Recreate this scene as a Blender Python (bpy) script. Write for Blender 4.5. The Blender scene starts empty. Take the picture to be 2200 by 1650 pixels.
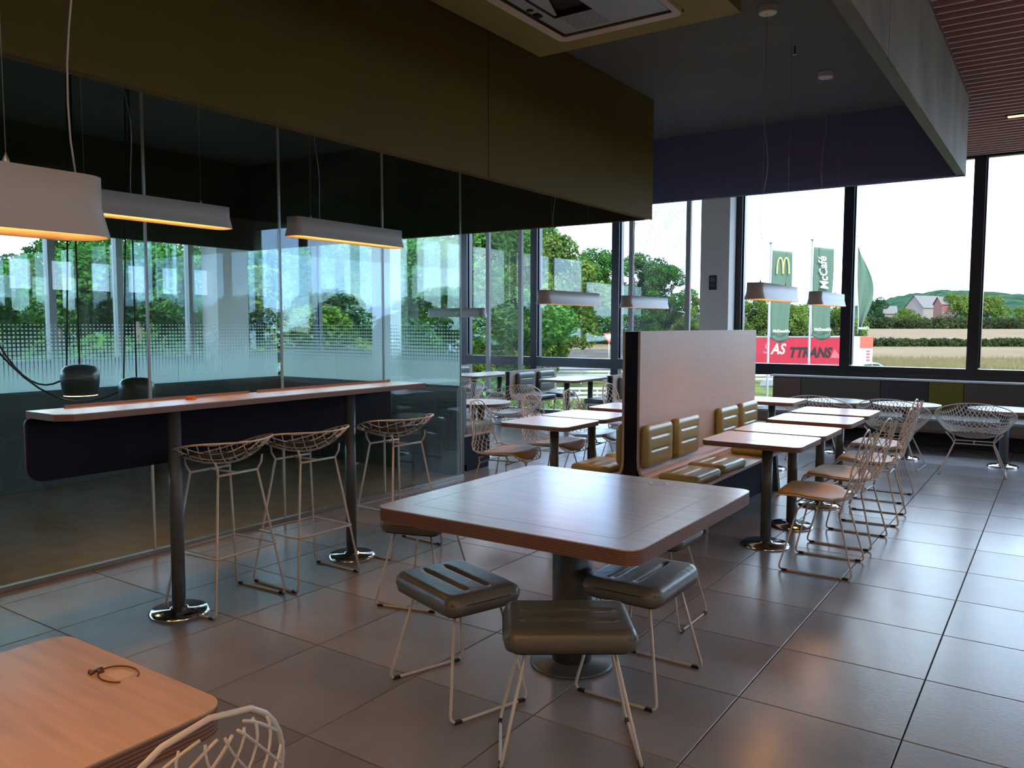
import bpy, math, random
import numpy as np
from mathutils import Matrix, Vector
R = math.radians
PI = math.pi
S = bpy.context.scene
COL = S.collection
rnd = random.Random(7)

# ---------------------------------------------------------------- camera
F_PX, YAW, PITCH, ROLL, CAM_H = 1729.5, .5991, .07307, .00177, 1.5
_fw = Vector((-math.sin(YAW)*math.cos(PITCH), math.cos(YAW)*math.cos(PITCH), -math.sin(PITCH)))
_rt = Vector((math.cos(YAW), math.sin(YAW), 0)); _up = _rt.cross(_fw)
_r = _rt*math.cos(ROLL)+_up*math.sin(ROLL); _u = -_rt*math.sin(ROLL)+_up*math.cos(ROLL)
cd = bpy.data.cameras.new('camera'); cam = bpy.data.objects.new('camera', cd); COL.objects.link(cam)
cd.sensor_fit = 'HORIZONTAL'; cd.sensor_width = 36; cd.lens = F_PX*36/2200; cd.clip_start = .05; cd.clip_end = 4000
M = Matrix.Identity(4)
for i in range(3):
    M[i][0] = _r[i]; M[i][1] = _u[i]; M[i][2] = -_fw[i]
M.translation = (0, 0, CAM_H); cam.matrix_world = M
S.camera = cam

# ---------------------------------------------------------------- light
S.view_settings.view_transform = 'Standard'; S.view_settings.look = 'None'
S.view_settings.gamma = 1; S.view_settings.use_curve_mapping = False
S.view_settings.exposure = 1.5
w = bpy.data.worlds.new('overcast_sky'); S.world = w; w.use_nodes = True
nt = w.node_tree; nt.nodes.clear()
out = nt.nodes.new('ShaderNodeOutputWorld'); bg = nt.nodes.new('ShaderNodeBackground')
tc = nt.nodes.new('ShaderNodeTexCoord'); mp = nt.nodes.new('ShaderNodeMapping'); mp.inputs['Scale'].default_value = (2.2, 2.2, 5)
nz = nt.nodes.new('ShaderNodeTexNoise'); nz.inputs['Scale'].default_value = 1.6; nz.inputs['Detail'].default_value = 6
cr = nt.nodes.new('ShaderNodeValToRGB')
cr.color_ramp.elements[0].position = .38; cr.color_ramp.elements[0].color = (.38, .58, 1, 1)
cr.color_ramp.elements[1].position = .62; cr.color_ramp.elements[1].color = (.70, .84, 1, 1)
nt.links.new(tc.outputs['Generated'], mp.inputs['Vector']); nt.links.new(mp.outputs['Vector'], nz.inputs['Vector'])
nt.links.new(nz.outputs['Fac'], cr.inputs['Fac']); nt.links.new(cr.outputs['Color'], bg.inputs['Color'])
bg.inputs['Strength'].default_value = 3.6
nt.links.new(bg.outputs['Background'], out.inputs['Surface'])
sd = bpy.data.lights.new('sun', 'SUN'); sd.energy = 4.5; sd.angle = R(4); sd.color = (1, .93, .80)
sun = bpy.data.objects.new('sun', sd); COL.objects.link(sun)
sun.rotation_euler = (R(44), 0, R(50)); sun.location = (0, -4, 12)
S.cycles.use_denoising = True
S.cycles.max_bounces = 8; S.cycles.diffuse_bounces = 5; S.cycles.glossy_bounces = 4
S.cycles.transparent_max_bounces = 24; S.cycles.transmission_bounces = 6
S.cycles.sample_clamp_indirect = 6; S.cycles.caustics_reflective = False; S.cycles.caustics_refractive = False

# ---------------------------------------------------------------- materials
MATS = {}
def mat(name, color, rough=.5, metal=0, spec=.5, noise=None, bump=None, emit=None, coat=0, alpha=None):
    """noise=(scale, amount, stretch xyz) modulates the colour; bump=(scale, strength)"""
    m = bpy.data.materials.new(name); m.use_nodes = True; n = m.node_tree.nodes; l = m.node_tree.links
    b = n['Principled BSDF']
    b.inputs['Base Color'].default_value = (*color, 1); b.inputs['Roughness'].default_value = rough
    b.inputs['Metallic'].default_value = metal; b.inputs['Specular IOR Level'].default_value = spec
    b.inputs['Coat Weight'].default_value = coat
    if emit:
        b.inputs['Emission Color'].default_value = (*emit[0], 1); b.inputs['Emission Strength'].default_value = emit[1]
    if noise or bump:
        t = n.new('ShaderNodeTexCoord'); mpn = n.new('ShaderNodeMapping'); l.new(t.outputs['Object'], mpn.inputs['Vector'])
        if noise and len(noise) > 2: mpn.inputs['Scale'].default_value = noise[2]
    if noise:
        x = n.new('ShaderNodeTexNoise'); x.inputs['Scale'].default_value = noise[0]; x.inputs['Detail'].default_value = 5
        l.new(mpn.outputs['Vector'], x.inputs['Vector'])
        r = n.new('ShaderNodeValToRGB'); a = noise[1]
        r.color_ramp.elements[0].position = .3; r.color_ramp.elements[1].position = .7
        r.color_ramp.elements[0].color = (*[c*(1-a) for c in color], 1); r.color_ramp.elements[1].color = (*[min(1, c*(1+a)) for c in color], 1)
        l.new(x.outputs['Fac'], r.inputs['Fac']); l.new(r.outputs['Color'], b.inputs['Base Color'])
    if bump:
        x2 = n.new('ShaderNodeTexNoise'); x2.inputs['Scale'].default_value = bump[0]; x2.inputs['Detail'].default_value = 3
        l.new(mpn.outputs['Vector'], x2.inputs['Vector'])
        bp = n.new('ShaderNodeBump'); bp.inputs['Strength'].default_value = bump[1]; bp.inputs['Distance'].default_value = .01
        l.new(x2.outputs['Fac'], bp.inputs['Height']); l.new(bp.outputs['Normal'], b.inputs['Normal'])
    MATS[name] = m; return m

def glass(name, tint, frost=None, ior=1.5):
    """clear sheet glass: tinted see-through plus a mirror share by Fresnel; frost=(axis, pitch, z0, z1) adds a printed film"""
    m = bpy.data.materials.new(name); m.use_nodes = True; n = m.node_tree.nodes; l = m.node_tree.links; n.clear()
    o = n.new('ShaderNodeOutputMaterial'); tr = n.new('ShaderNodeBsdfTransparent'); tr.inputs['Color'].default_value = (*tint, 1)
    gl = n.new('ShaderNodeBsdfGlossy'); gl.inputs['Roughness'].default_value = .0; gl.inputs['Color'].default_value = (.9, .97, .95, 1)
    lw_ = n.new('ShaderNodeLayerWeight'); lw_.inputs['Blend'].default_value = .5      # Schlick, the same from both faces
    pw = n.new('ShaderNodeMath'); pw.operation = 'POWER'; l.new(lw_.outputs['Facing'], pw.inputs[0]); pw.inputs[1].default_value = 5
    ma = n.new('ShaderNodeMath'); ma.operation = 'MULTIPLY_ADD'; l.new(pw.outputs[0], ma.inputs[0])
    f0 = ((ior-1)/(ior+1))**2; ma.inputs[1].default_value = 1-f0; ma.inputs[2].default_value = f0
    mx = n.new('ShaderNodeMixShader'); l.new(ma.outputs[0], mx.inputs['Fac'])
    l.new(tr.outputs['BSDF'], mx.inputs[1]); l.new(gl.outputs['BSDF'], mx.inputs[2])
    last = mx.outputs['Shader']
    if frost:
        axis, pitch, z0, z1 = frost
        def mth(op, a, b=None):
            k = n.new('ShaderNodeMath'); k.operation = op
            for idx, v in ((0, a), (1, b)):
                if v is None: continue
                if isinstance(v, (int, float)): k.inputs[idx].default_value = v
                else: l.new(v, k.inputs[idx])
            return k.outputs[0]
        g = n.new('ShaderNodeNewGeometry'); sp = n.new('ShaderNodeSeparateXYZ'); l.new(g.outputs['Position'], sp.inputs[0])
        u, z = sp.outputs[axis], sp.outputs['Z']
        t = mth('DIVIDE', mth('SUBTRACT', z1, z), z1-z0)          # 0 at the top of the print, 1 at its foot
        au = mth('ABSOLUTE', mth('SUBTRACT', mth('FRACT', mth('DIVIDE', u, pitch)), .5))
        az = mth('ABSOLUTE', mth('SUBTRACT', mth('FRACT', mth('DIVIDE', z, pitch)), .5))
        hw = mth('ADD', mth('MULTIPLY', t, .33), .13)             # half width of the squares, closes at the foot
        hz = mth('ADD', mth('MULTIPLY', t, .58), .13)             # they merge into strips earlier
        msk = mth('MULTIPLY', mth('LESS_THAN', au, hw), mth('LESS_THAN', az, hz))
        msk = mth('MULTIPLY', msk, mth('GREATER_THAN', t, 0))
        df = n.new('ShaderNodeBsdfDiffuse'); df.inputs['Color'].default_value = (.80, .93, .87, 1)
        tl = n.new('ShaderNodeBsdfTranslucent'); tl.inputs['Color'].default_value = (.80, .93, .87, 1)
        fm = n.new('ShaderNodeMixShader'); fm.inputs[0].default_value = .6; l.new(df.outputs[0], fm.inputs[1]); l.new(tl.outputs[0], fm.inputs[2])
        m2 = n.new('ShaderNodeMixShader'); l.new(mth('MULTIPLY', msk, .72), m2.inputs['Fac']); l.new(last, m2.inputs[1]); l.new(fm.outputs[0], m2.inputs[2])
        last = m2.outputs['Shader']
    l.new(last, o.inputs['Surface']); MATS[name] = m; return m

def tile_material():
    m = mat('floor_tile', (.275, .255, .250), .4, spec=.16, noise=(1.3, .22), bump=(55, .05))
    n = m.node_tree.nodes; l = m.node_tree.links
    oi = n.new('ShaderNodeObjectInfo'); rr = n.new('ShaderNodeMapRange'); rr.inputs['To Min'].default_value = .22; rr.inputs['To Max'].default_value = .27
    l.new(oi.outputs['Random'], rr.inputs['Value']); l.new(rr.outputs['Result'], n['Principled BSDF'].inputs['Roughness'])
tile_material()
mat('grout', (.03, .026, .024), .8)
mat('oak', (.50, .345, .25), .33, noise=(3, .14, (1.2, 14, 14)))
mat('oak_y', (.47, .345, .265), .42, noise=(3, .05, (14, 1.0, 16)))
mat('laminate', (.62, .52, .455), .25, spec=1.0, noise=(3, .07, (1.2, 14, 14)))
mat('ply_dark', (.15, .068, .042), .6)
mat('ply_light', (.25, .125, .082), .5)
mat('navy', (.006, .006, .014), .7, spec=.2)
mat('navy_fabric', (.16, .165, .32), .85, bump=(300, .2))
mat('navy_ceiling', (.135, .155, .160), .85, noise=(.6, .15))
mat('olive_fabric', (.125, .078, .006), .85, noise=(2, .06), bump=(400, .15))
mat('olive_light', (.38, .32, .13), .8)
mat('dark_fabric', (.045, .042, .022), .9)
mat('beam_face', (.21, .16, .10), .7, noise=(1.6, .35, (1.5, 1.2, 1)))
mat('beam_edge', (.14, .15, .12), .6)
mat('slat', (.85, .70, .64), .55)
mat('slat_side_shade', (.46, .235, .19), .7)  # shade put into the colour: unlit slat sides darker than the pale bottoms
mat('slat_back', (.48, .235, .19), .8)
mat('frame_dark', (.012, .012, .017), .35)
mat('frame_blue', (.016, .020, .030), .35)
mat('column', (.62, .56, .50), .8)
mat('white_paint', (.75, .76, .76), .6)
mat('wall_paint', (.42, .39, .34), .8)
mat('wire_white', (.62, .56, .49), .35)
mat('pole_paint', (.085, .092, .088), .4)
mat('chrome', (.80, .80, .80), .12, metal=1)
mat('rubber', (.012, .011, .011), .6)
mat('grey_leather', (.125, .120, .095), .33, bump=(45, .12), noise=(3, .12))
mat('grey_green_leather', (.12, .135, .118), .32, bump=(45, .10))
mat('olive_leather', (.30, .255, .085), .33, bump=(45, .10))
mat('mustard_leather', (.44, .21, .018), .5, spec=.2, bump=(40, .08))
mat('brown_leather', (.055, .040, .018), .35)
mat('teal_vinyl', (.075, .105, .10), .45)
mat('carpet_beige', (.34, .25, .165), .85, noise=(6, .15))
mat('steel_channel', (.42, .42, .40), .3, metal=.8)
mat('lamp_shade', (.42, .385, .35), .42)
mat('lamp_inside', (.85, .75, .6), .5)
mat('lamp_led', (1, .6, .25), .5, emit=((1, .47, .13), 10))
mat('pot_green', (.030, .045, .044), .3)
mat('pot_led', (1, .8, .5), .5, emit=((1, .66, .32), 2))
mat('cord_black', (.008, .008, .008), .6)
mat('cord_white', (.34, .33, .31), .5)
mat('steel_wire', (.35, .34, .33), .35, metal=.7)
mat('plastic_white', (.78, .77, .75), .4)
mat('cassette_blue', (.48, .60, .72), .4)
mat('black', (.006, .006, .007), .6)
mat('panel_pale', (.62, .70, .80), .35)
mat('bench_brown', (.155, .082, .060), .55, noise=(2, .1, (14, 14, 1)))
mat('bench_taupe', (.10, .085, .062), .7)
mat('bench_grey', (.050, .050, .055), .7)
mat('bench_yellow', (.17, .14, .010), .7)
mat('seat_greige', (.16, .145, .115), .6)
mat('base_dark', (.014, .010, .014), .6)
mat('sign_black', (.008, .010, .010), .4)
mat('sign_print', (.30, .36, .34), .5)
mat('mesh_frame', (.30, .285, .265), .5)
mat('sticker_brown', (.10, .035, .008), .5)
mat('sticker_pale', (.62, .45, .30), .5)
mat('orange_litter', (.75, .19, .02), .6)
mat('fill_glow', (1, .8, .6), .5, emit=((1, .64, .34), 2.0))  # glow of the fill lights added behind the camera
mat('downlight', (1, .6, .3), .5, emit=((1, .50, .16), 1.6))
glass('window_glass', (.90, .93, .925))
glass('enclosure_glass', (.92, .975, .955), ior=1.45)
glass('film_glass_y', (.94, .98, .965), ior=1.34, frost=('Y', .036, .92, 1.50))
glass('film_glass_x', (.94, .98, .965), ior=1.34, frost=('X', .036, .92, 1.50))
def perforated():
    m = bpy.data.materials.new('perforated'); m.use_nodes = True; n = m.node_tree.nodes; l = m.node_tree.links
    b = n['Principled BSDF']; b.inputs['Base Color'].default_value = (.22, .21, .20, 1); b.inputs['Roughness'].default_value = .6
    g = n.new('ShaderNodeNewGeometry'); sp = n.new('ShaderNodeSeparateXYZ'); l.new(g.outputs['Position'], sp.inputs[0])
    def mth(op, a, c):
        k = n.new('ShaderNodeMath'); k.operation = op
        for idx, v in ((0, a), (1, c)):
            if isinstance(v, (int, float)): k.inputs[idx].default_value = v
            else: l.new(v, k.inputs[idx])
        return k.outputs[0]
    p = .022
    ax = mth('SUBTRACT', mth('FRACT', mth('DIVIDE', sp.outputs['X'], p), 0), .5)
    az = mth('SUBTRACT', mth('FRACT', mth('DIVIDE', sp.outputs['Z'], p), 0), .5)
    rr = mth('ADD', mth('MULTIPLY', ax, ax), mth('MULTIPLY', az, az))
    hole = mth('LESS_THAN', rr, .232)
    t = n.new('ShaderNodeBsdfTransparent'); mx = n.new('ShaderNodeMixShader')
    l.new(hole, mx.inputs[0]); l.new(b.outputs[0], mx.inputs[1]); l.new(t.outputs[0], mx.inputs[2])
    l.new(mx.outputs[0], n['Material Output'].inputs['Surface']); MATS['perforated'] = m
perforated()
def leafmat(name, c1, c2, trans=.35):
    m = bpy.data.materials.new(name); m.use_nodes = True; n = m.node_tree.nodes; l = m.node_tree.links; n.clear()
    o = n.new('ShaderNodeOutputMaterial'); d = n.new('ShaderNodeBsdfDiffuse'); t = n.new('ShaderNodeBsdfTranslucent'); mx = n.new('ShaderNodeMixShader')
    tcn = n.new('ShaderNodeTexCoord'); x = n.new('ShaderNodeTexNoise'); x.inputs['Scale'].default_value = 1.1; x.inputs['Detail'].default_value = 6
    l.new(tcn.outputs['Object'], x.inputs['Vector'])
    r = n.new('ShaderNodeValToRGB'); r.color_ramp.elements[0].position = .35; r.color_ramp.elements[1].position = .65
    r.color_ramp.elements[0].color = (*c1, 1); r.color_ramp.elements[1].color = (*c2, 1)
    l.new(x.outputs['Fac'], r.inputs['Fac'])
    l.new(r.outputs['Color'], d.inputs['Color']); l.new(r.outputs['Color'], t.inputs['Color'])
    mx.inputs[0].default_value = trans; l.new(d.outputs[0], mx.inputs[1]); l.new(t.outputs[0], mx.inputs[2]); l.new(mx.outputs[0], o.inputs['Surface'])
    MATS[name] = m
leafmat('leaf_green', (0.0171, 0.0590, 0.0114), (0.0571, 0.1333, 0.0286))
leafmat('leaf_light', (0.0362, 0.0683, 0.0112), (0.1004, 0.1405, 0.0289))
leafmat('leaf_dark', (0.0106, 0.0321, 0.0124), (0.0268, 0.0624, 0.0232))
leafmat('leaf_hedge', (0.0179, 0.0274, 0.0107), (0.0416, 0.0524, 0.0202))
leafmat('leaf_yellow', (0.0476, 0.0595, 0.0119), (0.1071, 0.1130, 0.0298))
leafmat('leaf_dry', (0.0892, 0.0744, 0.0357), (0.1487, 0.1190, 0.0595))
mat('bark', (.05, .042, .03), .9)
mat('grass_ground', (.050, .060, .020), .95, spec=0, noise=(.35, .45))
mat('wheat_field', (.105, .078, .052), .95, spec=0, noise=(.05, .10, (1, 1, 1)))
mat('asphalt', (0.0833, 0.0833, 0.0833), .9, spec=0)
mat('gravel', (0.1487, 0.1428, 0.1309), .9, spec=0, noise=(1, .2))
mat('hill_forest', (.016, .034, .020), .95, spec=0, noise=(.05, .5))
mat('hill_grass', (0.0416, 0.0774, 0.0298), .95, spec=0)
mat('flag_green', (0.0327, 0.0625, 0.0369), .8)
mat('flag_pole', (.10, .10, .10), .4)
mat('print_white', (0.3689, 0.3808, 0.3689), .7)
mat('print_yellow', (0.3570, 0.2737, 0.0595), .7)
mat('truck_red', (.19, .006, .014), .7, spec=.2)
mat('truck_red_pale', (0.2142, 0.0327, 0.0387), .5)
mat('truck_grey', (0.0774, 0.0774, 0.0774), .5)
mat('print_dark', (.008, .006, .006), .7, spec=.2)
mat('tyre', (.01, .01, .01), .8)
mat('lorry_orange', (0.2261, 0.0357, 0.0119), .5)
mat('lorry_white', (0.2499, 0.2380, 0.2380), .5)
mat('car_silver', (0.2082, 0.2202, 0.2380), .3, metal=.4)
mat('car_glass', (.02, .025, .03), .1)
mat('house_wall', (0.1309, 0.1011, 0.0833), .9)
mat('house_brick', (0.1190, 0.0387, 0.0268), .9)
mat('roof_tile', (0.0654, 0.0565, 0.0506), .9)
mat('rail_steel', (.33, .33, .34), .4, metal=.5)

# ---------------------------------------------------------------- builders
def link(o, parent=None):
    COL.objects.link(o)
    if parent is not None: o.parent = parent
    return o
class MB:
    def __init__(s): s.v = []; s.f = []; s.m = []; s.smooth = []
    def add(s, vs, fs, mi=0, sm=False):
        b = len(s.v); s.v += [tuple(v) for v in vs]; s.f += [tuple(i+b for i in f) for f in fs]
        s.m += [mi]*len(fs); s.smooth += [sm]*len(fs); return s
    def box(s, x0, x1, y0, y1, z0, z1, mi=0):
        return s.add([(x0,y0,z0),(x1,y0,z0),(x1,y1,z0),(x0,y1,z0),(x0,y0,z1),(x1,y0,z1),(x1,y1,z1),(x0,y1,z1)],
              [(0,3,2,1),(4,5,6,7),(0,1,5,4),(1,2,6,5),(2,3,7,6),(3,0,4,7)], mi)
    def bbox(s, x0, x1, y0, y1, z0, z1, b, mi=0):
        """box whose upper edge is chamfered by b"""
        v = [(x0,y0,z0),(x1,y0,z0),(x1,y1,z0),(x0,y1,z0),(x0,y0,z1-b),(x1,y0,z1-b),(x1,y1,z1-b),(x0,y1,z1-b),
             (x0+b,y0+b,z1),(x1-b,y0+b,z1),(x1-b,y1-b,z1),(x0+b,y1-b,z1)]
        f = [(0,3,2,1),(8,9,10,11)]
        for i in range(4):
            j = (i+1)%4; f += [(i,j,4+j,4+i),(4+i,4+j,8+j,8+i)]
        return s.add(v, f, mi)
    def rings(s, rings, mi=0, sm=False, cap0=True, cap1=True, mis=None):
        n = len(rings[0]); vs = [p for r in rings for p in r]; fs = []; ms = []
        for k in range(len(rings)-1):
            for i in range(n):
                j = (i+1)%n; fs.append((k*n+i, k*n+j, (k+1)*n+j, (k+1)*n+i)); ms.append(mi if mis is None else mis[k])
        if cap0: fs.append(tuple(range(n-1,-1,-1))); ms.append(mi if mis is None else mis[0])
        if cap1: fs.append(tuple(range((len(rings)-1)*n, len(rings)*n))); ms.append(mi if mis is None else mis[-1])
        b = len(s.v); s.v += [tuple(v) for v in vs]; s.f += [tuple(i+b for i in f) for f in fs]; s.m += ms
        s.smooth += [sm and len(f) == 4 for f in fs]; return s
    def prism(s, outline, z0, z1, mi=0, sm=False):
        return s.rings([[(x,y,z0) for x,y in outline],[(x,y,z1) for x,y in outline]], mi, sm)
    def lathe(s, prof, cx=0, cy=0, n=24, mi=0, sm=True, cap0=True, cap1=True):
        return s.rings([[(cx+r*math.cos(2*PI*i/n), cy+r*math.sin(2*PI*i/n), z) for i in range(n)] for r, z in prof], mi, sm, cap0, cap1)
    def tube(s, pts, r, n=6, mi=0, closed=False, sm=True):
        pts = [Vector(p) for p in pts]; N = len(pts)
        if N < 2: return s
        rings = []; prev = None
        for i in range(N):
            a = pts[(i-1)%N] if (closed or i > 0) else pts[i]; c = pts[(i+1)%N] if (closed or i < N-1) else pts[i]
            t = (c-a)
            if t.length < 1e-9: t = Vector((0,0,1))
            t.normalize()
            if prev is None:
                ref = Vector((0,0,1)) if abs(t.z) < .9 else Vector((1,0,0)); nn = t.cross(ref).normalized()
            else:
                nn = prev - t*prev.dot(t)
                nn = nn.normalized() if nn.length > 1e-6 else t.orthogonal().normalized()
            prev = nn; bb = t.cross(nn)
            rings.append([pts[i]+(nn*math.cos(2*PI*k/n)+bb*math.sin(2*PI*k/n))*r for k in range(n)])
        if closed: rings.append(rings[0]); return s.rings(rings, mi, sm, False, False)
        return s.rings(rings, mi, sm)
    def grid(s, P, mi=0, sm=True, flip=False):
        a = len(P); b = len(P[0]); vs = [p for row in P for p in row]; fs = []
        for i in range(a-1):
            for j in range(b-1):
                q = (i*b+j, (i+1)*b+j, (i+1)*b+j+1, i*b+j+1); fs.append(q[::-1] if flip else q)
        return s.add(vs, fs, mi, sm)
    def mesh(s, name, mats):
        me = bpy.data.meshes.new(name); me.from_pydata(s.v, [], s.f)
        for k in (mats if isinstance(mats, (list, tuple)) else [mats]): me.materials.append(MATS[k])
        me.polygons.foreach_set('material_index', s.m); me.polygons.foreach_set('use_smooth', s.smooth); me.update(); return me
    def build(s, name, mats, parent=None, loc=None, rz=0):
        o = bpy.data.objects.new(name, s.mesh(name, mats)); link(o, parent)
        if loc is not None: o.location = loc
        if rz: o.rotation_euler = (0,0,rz)
        return o
def obj(name, me, parent=None, loc=(0,0,0), rz=0):
    o = bpy.data.objects.new(name, me); link(o, parent); o.location = loc; o.rotation_euler = (0,0,rz); return o
def tag(o, label, cat, group=None):
    o['label'] = label; o['category'] = cat
    if group: o['group'] = group
    return o
def thing(name, label, cat, loc=(0,0,0), rz=0, group=None):
    o = bpy.data.objects.new(name, None); link(o); o.location = loc; o.rotation_euler = (0,0,rz); o.empty_display_size = .1
    return tag(o, label, cat, group)
def struct(o): o['kind'] = 'structure'; return o
def dup(root, loc, rz, label, group=None):
    def cp(o, par):
        c = o.copy(); COL.objects.link(c); c.parent = par
        for ch in list(o.children): cp(ch, c)
        return c
    c = cp(root, None); c.location = loc; c.rotation_euler = (0,0,rz); c['label'] = label
    if group: c['group'] = group
    return c
def rrect(x0, x1, y0, y1, r, n=5):
    o = []
    for cx, cy, a in ((x1-r,y0+r,-90),(x1-r,y1-r,0),(x0+r,y1-r,90),(x0+r,y0+r,180)):
        for k in range(n+1):
            t = R(a+90*k/n); o.append((cx+r*math.cos(t), cy+r*math.sin(t)))
    return o
def fillet(pts, rad, n=4):
    pts = [Vector(p) for p in pts]; o = [pts[0]]
    for i in range(1, len(pts)-1):
        a, b, c = pts[i-1], pts[i], pts[i+1]; d1 = (a-b); d2 = (c-b); k = min(rad, d1.length*.45, d2.length*.45)
        p, q = b+d1.normalized()*k, b+d2.normalized()*k
        for t in range(n+1):
            s_ = t/n; o.append(p*(1-s_)**2 + b*2*s_*(1-s_) + q*s_**2)
    return o+[pts[-1]]
def lerp_table(tb, v):
    for (a, p), (b, q) in zip(tb, tb[1:]):
        if v <= b:
            t = (v-a)/(b-a) if b > a else 0; t = max(0, min(1, t)); t2 = t*t*(3-2*t)*.5+t*.5
            return tuple(x+(y-x)*t2 for x, y in zip(p, q))
    return tb[-1][1]
def text(name, body, size, mt, parent, mw, shear=0, bold=0, sx=1):
    c = bpy.data.curves.new(name, 'FONT'); c.body = body; c.size = size; c.extrude = .004; c.align_x = 'CENTER'; c.align_y = 'CENTER'
    c.shear = shear; c.offset = bold; c.materials.append(MATS[mt]); c.resolution_u = 3
    tmp = bpy.data.objects.new('tmp', c); COL.objects.link(tmp); bpy.context.view_layer.update()
    me = bpy.data.meshes.new_from_object(tmp.evaluated_get(bpy.context.evaluated_depsgraph_get())); me.name = name
    bpy.data.objects.remove(tmp); bpy.data.curves.remove(c)
    if not me.materials: me.materials.append(MATS[mt])
    o = bpy.data.objects.new(name, me); link(o, parent); o.matrix_local = mw @ Matrix.Diagonal((sx,1,1,1)); return o

# ================================================================ THE ROOM
ZC = 3.6
T = .6018; TX0, TY0 = -1.0227, 3.1296      # floor grid
fl = struct(MB().box(-13.2, 7, -5, 11.75, -.3, -.012).build('floor', 'grout'))
tile_me = MB().bbox(-T/2+.0025, T/2-.0025, -T/2+.0025, T/2-.0025, -.012, 0, .002).mesh('tile', 'floor_tile')
cand = []
for i in range(-20, 14):
    for j in range(-14, 15):
        cx, cy = TX0+(i+.5)*T, TY0+(j+.5)*T
        if cx < -13 or cx > 6.9 or cy < -4.9 or cy > 11.6: continue
        if -7.6 < cx < -4.9+T/2 and cy < 6.1: 
            if cx+T/2 < -4.9 and cy+T/2 < 6.2: continue
        v = Vector((cx, cy, -CAM_H)); d = v.dot(_fw); px = 1100+F_PX*v.dot(_r)/d if d > .3 else 1e9; py = 825-F_PX*v.dot(_u)/d if d > .3 else 1e9
        vis = d > .5 and -150 < px < 2350 and 700 < py < 1800 and not (cx < -4.9 and cy < 6.2)
        cand.append((0 if vis else 1, d if d > 0 else 99, cx, cy))
cand.sort()
rest = MB()
for k, (a, d, cx, cy) in enumerate(cand):
    if k < 300: obj('tile', tile_me, fl, (cx, cy, 0))
    else: rest.bbox(cx-T/2+.0025, cx+T/2-.0025, cy-T/2+.0025, cy+T/2-.0025, -.012, 0, .002)
o = rest.build('tile_field', 'floor_tile', fl); o['kind'] = 'stuff'

# roof and ceilings
struct(MB().box(-13.6, 7.4, -5.4, 12.2, 3.72, 4.0).build('roof', 'wall_paint'))
struct(MB().box(-13.2, 7, -5, 11.75, 3.68, 3.72).build('ceiling', 'wall_paint'))
cs = struct(MB().box(-1.9, 7, -5, 11.7, 3.645, 3.68).build('ceiling_slatted', 'slat_back'))
sl = MB(); sl.box(0, 8.9, -.010, .010, 0, .045)
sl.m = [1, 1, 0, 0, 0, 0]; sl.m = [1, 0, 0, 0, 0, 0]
slat_me = sl.mesh('slat', ['slat_side_shade', 'slat'])
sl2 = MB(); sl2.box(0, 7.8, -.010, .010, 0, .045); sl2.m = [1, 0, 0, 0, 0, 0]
slat_short = sl2.mesh('slat_short', ['slat_side_shade', 'slat'])
for k in range(-30, 42):
    y = 5.978+.1365*k
    if y > 11.6: break
    if y > 8.72: obj('slat', slat_me, cs, (-1.9, y, ZC))
    elif y > 1.5: obj('slat', slat_short, cs, (-.80, y, ZC))
# inner navy canopy: an upturned box, open below
A_X, NB_X, N_Y, N_ZB = -3.25, -.81, 8.6, 2.89
struct(MB().box(A_X, NB_X-.07, -5, N_Y, ZC, 3.66).box(-5.6, A_X, 7.11, N_Y, ZC, 3.66).build('ceiling_canopy', 'navy_ceiling'))
struct(MB().box(-5.6, NB_X-.02, N_Y, N_Y+.08, N_ZB, 3.66).build('wall_canopy_far', 'navy_fabric'))
wb = struct(MB().box(NB_X-.07, NB_X-.012, -5, N_Y+.08, N_ZB, 3.66, 0).build('wall_canopy_right', 'beam_edge'))
for (y0, y1) in ((-5, 1.6), (1.61, 4.652), (4.662, N_Y+.085)):
    MB().bbox(NB_X-.012, NB_X, y0, y1, N_ZB, 3.60, .0).build('panel', 'beam_face', wb)
# olive canopy over the enclosure
O_X0, O_Y1, O_ZB = -9.05, 7.1, 2.495
wo = struct(MB().box(A_X-.08, A_X-.014, -5, O_Y1, O_ZB+.004, 3.66).build('wall_canopy_front', 'olive_fabric'))
for (y0, y1) in ((-5, 4.467), (4.475, O_Y1+.006)):
    MB().box(A_X-.014, A_X, y0, y1, O_ZB, 3.66).build('panel', 'olive_fabric', wo)
struct(MB().box(O_X0, A_X-.08, O_Y1-.07, O_Y1, O_ZB, 3.66).build('wall_canopy_back', 'dark_fabric'))
struct(MB().box(O_X0-.07, O_X0, -5, O_Y1, O_ZB, 3.66).build('wall_canopy_left', 'dark_fabric'))
struct(MB().box(O_X0, A_X-.08, -5, O_Y1-.07, 3.60, 3.66).build('ceiling_enclosure', 'dark_fabric'))

# walls away from the view
wr = MB()
XR = 6.0
wr.box(XR, XR+.2, -5, 11.75, -.3, 2.15); wr.box(XR, XR+.2, -5, 11.75, 2.7, 3.7)
yy = -5
for k in range(18):
    y0 = -2.05+k*.75; wr.box(XR, XR+.2, yy, y0, 2.15, 2.7); yy = y0+.45
wr.box(XR, XR+.2, yy, 11.75, 2.15, 2.7)
struct(wr.build('wall_right', 'wall_paint'))
struct(MB().box(-13.4, 6.2, -5.2, -5, -.3, 3.7).build('wall_back', 'wall_paint'))

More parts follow.
